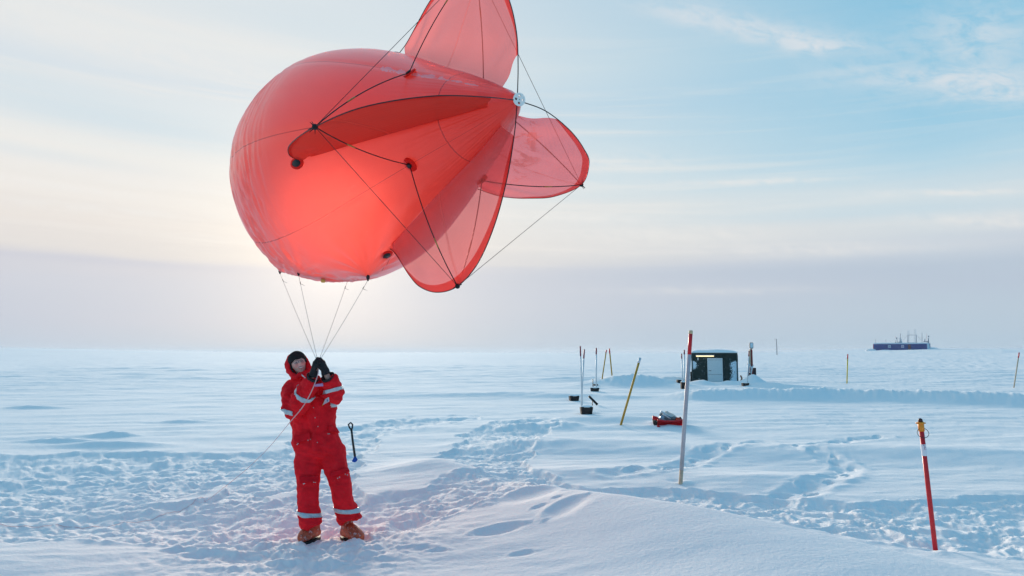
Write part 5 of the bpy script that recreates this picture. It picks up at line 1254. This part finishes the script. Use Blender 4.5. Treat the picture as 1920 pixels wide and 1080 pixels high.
# ---- gloves: palm plus five curled fingers closing on the lines
M['glove'] = mat('black_glove', (.010, .011, .014), .75, bump=.4, bscale=90)
grip = P(597, 681, 6.64)
def glove(wr, palm_c, kn, side, cuff_from):
    """side=+1: palm faces +x"""
    g = MB(); up_ = (kn - wr).normalized(); toward = Vector((side, 0, 0)); toward = (toward - up_ * toward.dot(up_)).normalized(); fwd_ = toward.cross(up_).normalized()
    if fwd_.y > 0: fwd_ = -fwd_
    g.loft([(cuff_from, toward * .044, fwd_ * .046), (wr, toward * .040, fwd_ * .044), (wr.lerp(palm_c, .5), toward * .034, fwd_ * .046), (palm_c, toward * .031, fwd_ * .050), (kn, toward * .026, fwd_ * .048)], 16)
    for k, (off, ln, rr) in enumerate(((-.036, .88, .0140), (-.013, 1.0, .0150), (.011, .95, .0148), (.034, .78, .0130))):
        b0 = kn + fwd_ * (-off) * 1.0 + up_ * (.004 if k in (1, 2) else -.004)
        p1 = b0 + (up_ * .026 + toward * .012) * ln; p2 = p1 + (toward * .030 - up_ * .008) * ln; p3 = p2 + (toward * .008 - up_ * .024) * ln; p4 = p3 + (-toward * .010 - up_ * .012) * ln
        pts = [b0 - up_ * .02, b0, p1, p2, p3, p4]; g.tube(pts, [rr * 1.1, rr * 1.1, rr * 1.05, rr, rr * .92, rr * .8], 10)
        for p_, r_ in zip(pts[1:], (1.1, 1.05, 1, .92, .8)): g.ball(p_, rr * r_ * 1.03, n=10)
    t0 = wr.lerp(palm_c, .45) + fwd_ * .036 + toward * .012; t1 = t0 + up_ * .030 + fwd_ * .016 + toward * .012; t2 = t1 + up_ * .026 + toward * .016; t3 = t2 + up_ * .014 + toward * .012 - fwd_ * .006
    g.tube([t0, t1, t2, t3], [.019, .017, .015, .011], 10)
    for p_, r_ in ((t0, .019), (t1, .017), (t2, .015), (t3, .011)): g.ball(p_, r_, n=10)
    me = remeshed(g, 'glove', .0045, 3); return pchild(link('glove', me, M['glove']))
glove(P(589.5, 696, 6.655), P(591, 686, 6.65), P(592.5, 677.5, 6.65), 1, P(586.5, 707, 6.67))
glove(P(609.5, 694.5, 6.665), P(606, 685.5, 6.655), P(603.5, 677.5, 6.65), -1, P(611, 702, 6.67))
# right cuff: dark lining, bare wrist
mb = MB(); cdir = (P(615.5, 708, 6.68) - P(629, 735, 6.78)).normalized(); a_ = P(615.5, 708, 6.68) + cdir * .012; u_ = cdir.orthogonal().normalized(); v_ = cdir.cross(u_)
mb.loft([(a_ - cdir * .03, u_ * .066, v_ * .066), (a_ + cdir * .006, u_ * .068, v_ * .068), (a_ + cdir * .009, u_ * .062, v_ * .062), (a_ - cdir * .01, u_ * .055, v_ * .055)], 20); pchild(mb.build('cuff_lining', M['dark']))
mb = MB(); cdir = (P(586.5, 708, 6.67) - P(560, 757, 6.79)).normalized(); a_ = P(586.5, 708, 6.67) + cdir * .012; u_ = cdir.orthogonal().normalized(); v_ = cdir.cross(u_)
mb.loft([(a_ - cdir * .03, u_ * .064, v_ * .064), (a_ + cdir * .002, u_ * .066, v_ * .066), (a_ + cdir * .005, u_ * .060, v_ * .060), (a_ - cdir * .01, u_ * .05, v_ * .05)], 20); pchild(mb.build('cuff_lining', M['dark']))
body_wr = MB()

# ---- boots
M['boot'] = mat('brown_leather', (.44, .075, .032), .5, var=.35, vscale=22, bump=.5, bscale=50)
t = NT(M['boot'].node_tree); bs = t.n['Principled BSDF']; lk = bs.inputs['Base Color'].links[0].from_socket; oc = t.new('ShaderNodeTexCoord').outputs['Object']
t.put(bs.inputs['Base Color'], t.mix(t.m('MULTIPLY', t.rng(t.noise(oc, 30, 6, .7), .54, .64), .55), lk, (.72, .66, .68, 1)))
def boot(ankle, toe, zg):
    ankle = Vector((ankle.x, ankle.y, zg)); toe = Vector((toe.x, toe.y, zg)); d = (toe - ankle).normalized(); L = (toe - ankle).length; sd = Vector((-d.y, d.x, 0)); Z = Vector((0, 0, 1))
    g = MB(); heel = ankle - d * .09
    g.loft([(heel + Z * .05, sd * .040, Z * .035), (heel + d * .03 + Z * .070, sd * .056, Z * .058), (ankle + Z * .095, sd * .064, Z * .085), (ankle + d * L * .45 + Z * .082, sd * .068, Z * .072), (ankle + d * L * .75 + Z * .068, sd * .072, Z * .060), (ankle + d * L * .95 + Z * .060, sd * .064, Z * .052), (toe + d * .03 + Z * .048, sd * .036, Z * .034)], 18)
    g.loft([(ankle - d * .02 + Z * .08, sd * .056, d * .075), (ankle - d * .02 + Z * .17, sd * .056, d * .066), (ankle - d * .02 + Z * .22, sd * .054, d * .06)], 18)
    b_ = pchild(link('boot', remeshed(g, 'boot', .006, 4), M['boot']))
    g = MB(); out = []
    for k in range(25):
        a = 2 * math.pi * k / 24; u = math.cos(a); v = math.sin(a); w_ = .064 + (.005 if u > 0 else -.010); out.append(heel.lerp(toe, .5) + d * u * ((toe - heel).length / 2 + .035) + sd * v * w_ * (1 - .12 * abs(u) ** 3))
    n = len(out) - 1; lo = [p + Z * -.03 for p in out[:-1]]; hi = [p + Z * .010 for p in out[:-1]]
    g.add(lo + hi, [tuple(range(n))[::-1], tuple(range(n, 2 * n))] + [(i, (i + 1) % n, n + (i + 1) % n, n + i) for i in range(n)]); o = g.build('sole', M['dark'], None, smooth=False); o.parent = b_
    g = MB()
    for k in range(4):
        p = ankle + d * (.045 + k * .026) + Z * (.150 - k * .013); g.tube([p - sd * .028, p + Z * .006, p + sd * .028], .0035, 6)
    o = g.build('laces', M['dark']); o.parent = b_
boot(P(586, 985, 7.0), P(567, 997, 6.86), hz(P(576, 990, 6.92).x, 6.92) - .004)
boot(P(653, 975, 7.12), P(675, 987, 6.98), hz(P(665, 990, 7.05).x, 7.05) - .004)

# ------------------------------------------------------------------ tether rope from his hands to the ground
def rope():
    pts = [P(597, 680, 6.63), P(597, 693, 6.60), P(596, 702, 6.56), P(590, 720, 6.50), P(580, 742, 6.50), P(566, 765, 6.55), P(545, 790, 6.6), P(505, 838, 6.8), P(462, 880, 7.0), P(425, 910, 7.2)]
    g0 = gp(385, 938); pts.append(g0 + Vector((0, 0, .012)))
    for px, py in ((350, 953), (300, 967), (230, 980), (120, 985), (0, 983), (-120, 975)):
        g = gp(px, py); pts.append(g + Vector((0, 0, .012)))
    c_ = cr(pts, 10); k = 10 * 10; c_ = [p if i < k else Vector((p.x, p.y, hz(p.x, p.y) + .006)) for i, p in enumerate(c_)]
    mb = MB(); mb.tube(c_, [.0045 if i < 62 else .0024 for i in range(len(c_))], 7); o = mb.build('tether_rope', mat('pink_white_rope', (.72, .42, .42), .7))
    tag(o, 'thin pinkish rope running from the gloved hands down across the snow to the left', 'rope')
rope()
# ------------------------------------------------------------------ thin frosty air
hm = bpy.data.materials.new('frosty_air'); hm.use_nodes = True; t = NT(hm.node_tree); t.n.remove(t.n['Principled BSDF'])
pv = t.new('ShaderNodeVolumePrincipled'); pv.inputs['Color'].default_value = (.70, .84, 1.0, 1); pv.inputs['Density'].default_value = .00018; pv.inputs['Anisotropy'].default_value = .2
t.l.new(pv.outputs[0], t.n['Material Output'].inputs['Volume'])
mb = MB(); mb.box((0, 0, 10.5), (18600, 18600, 31)); hz_ = mb.build('haze', hm, smooth=False); hz_['kind'] = 'stuff'; hz_['label'] = 'thin frosty haze over the snowfield'
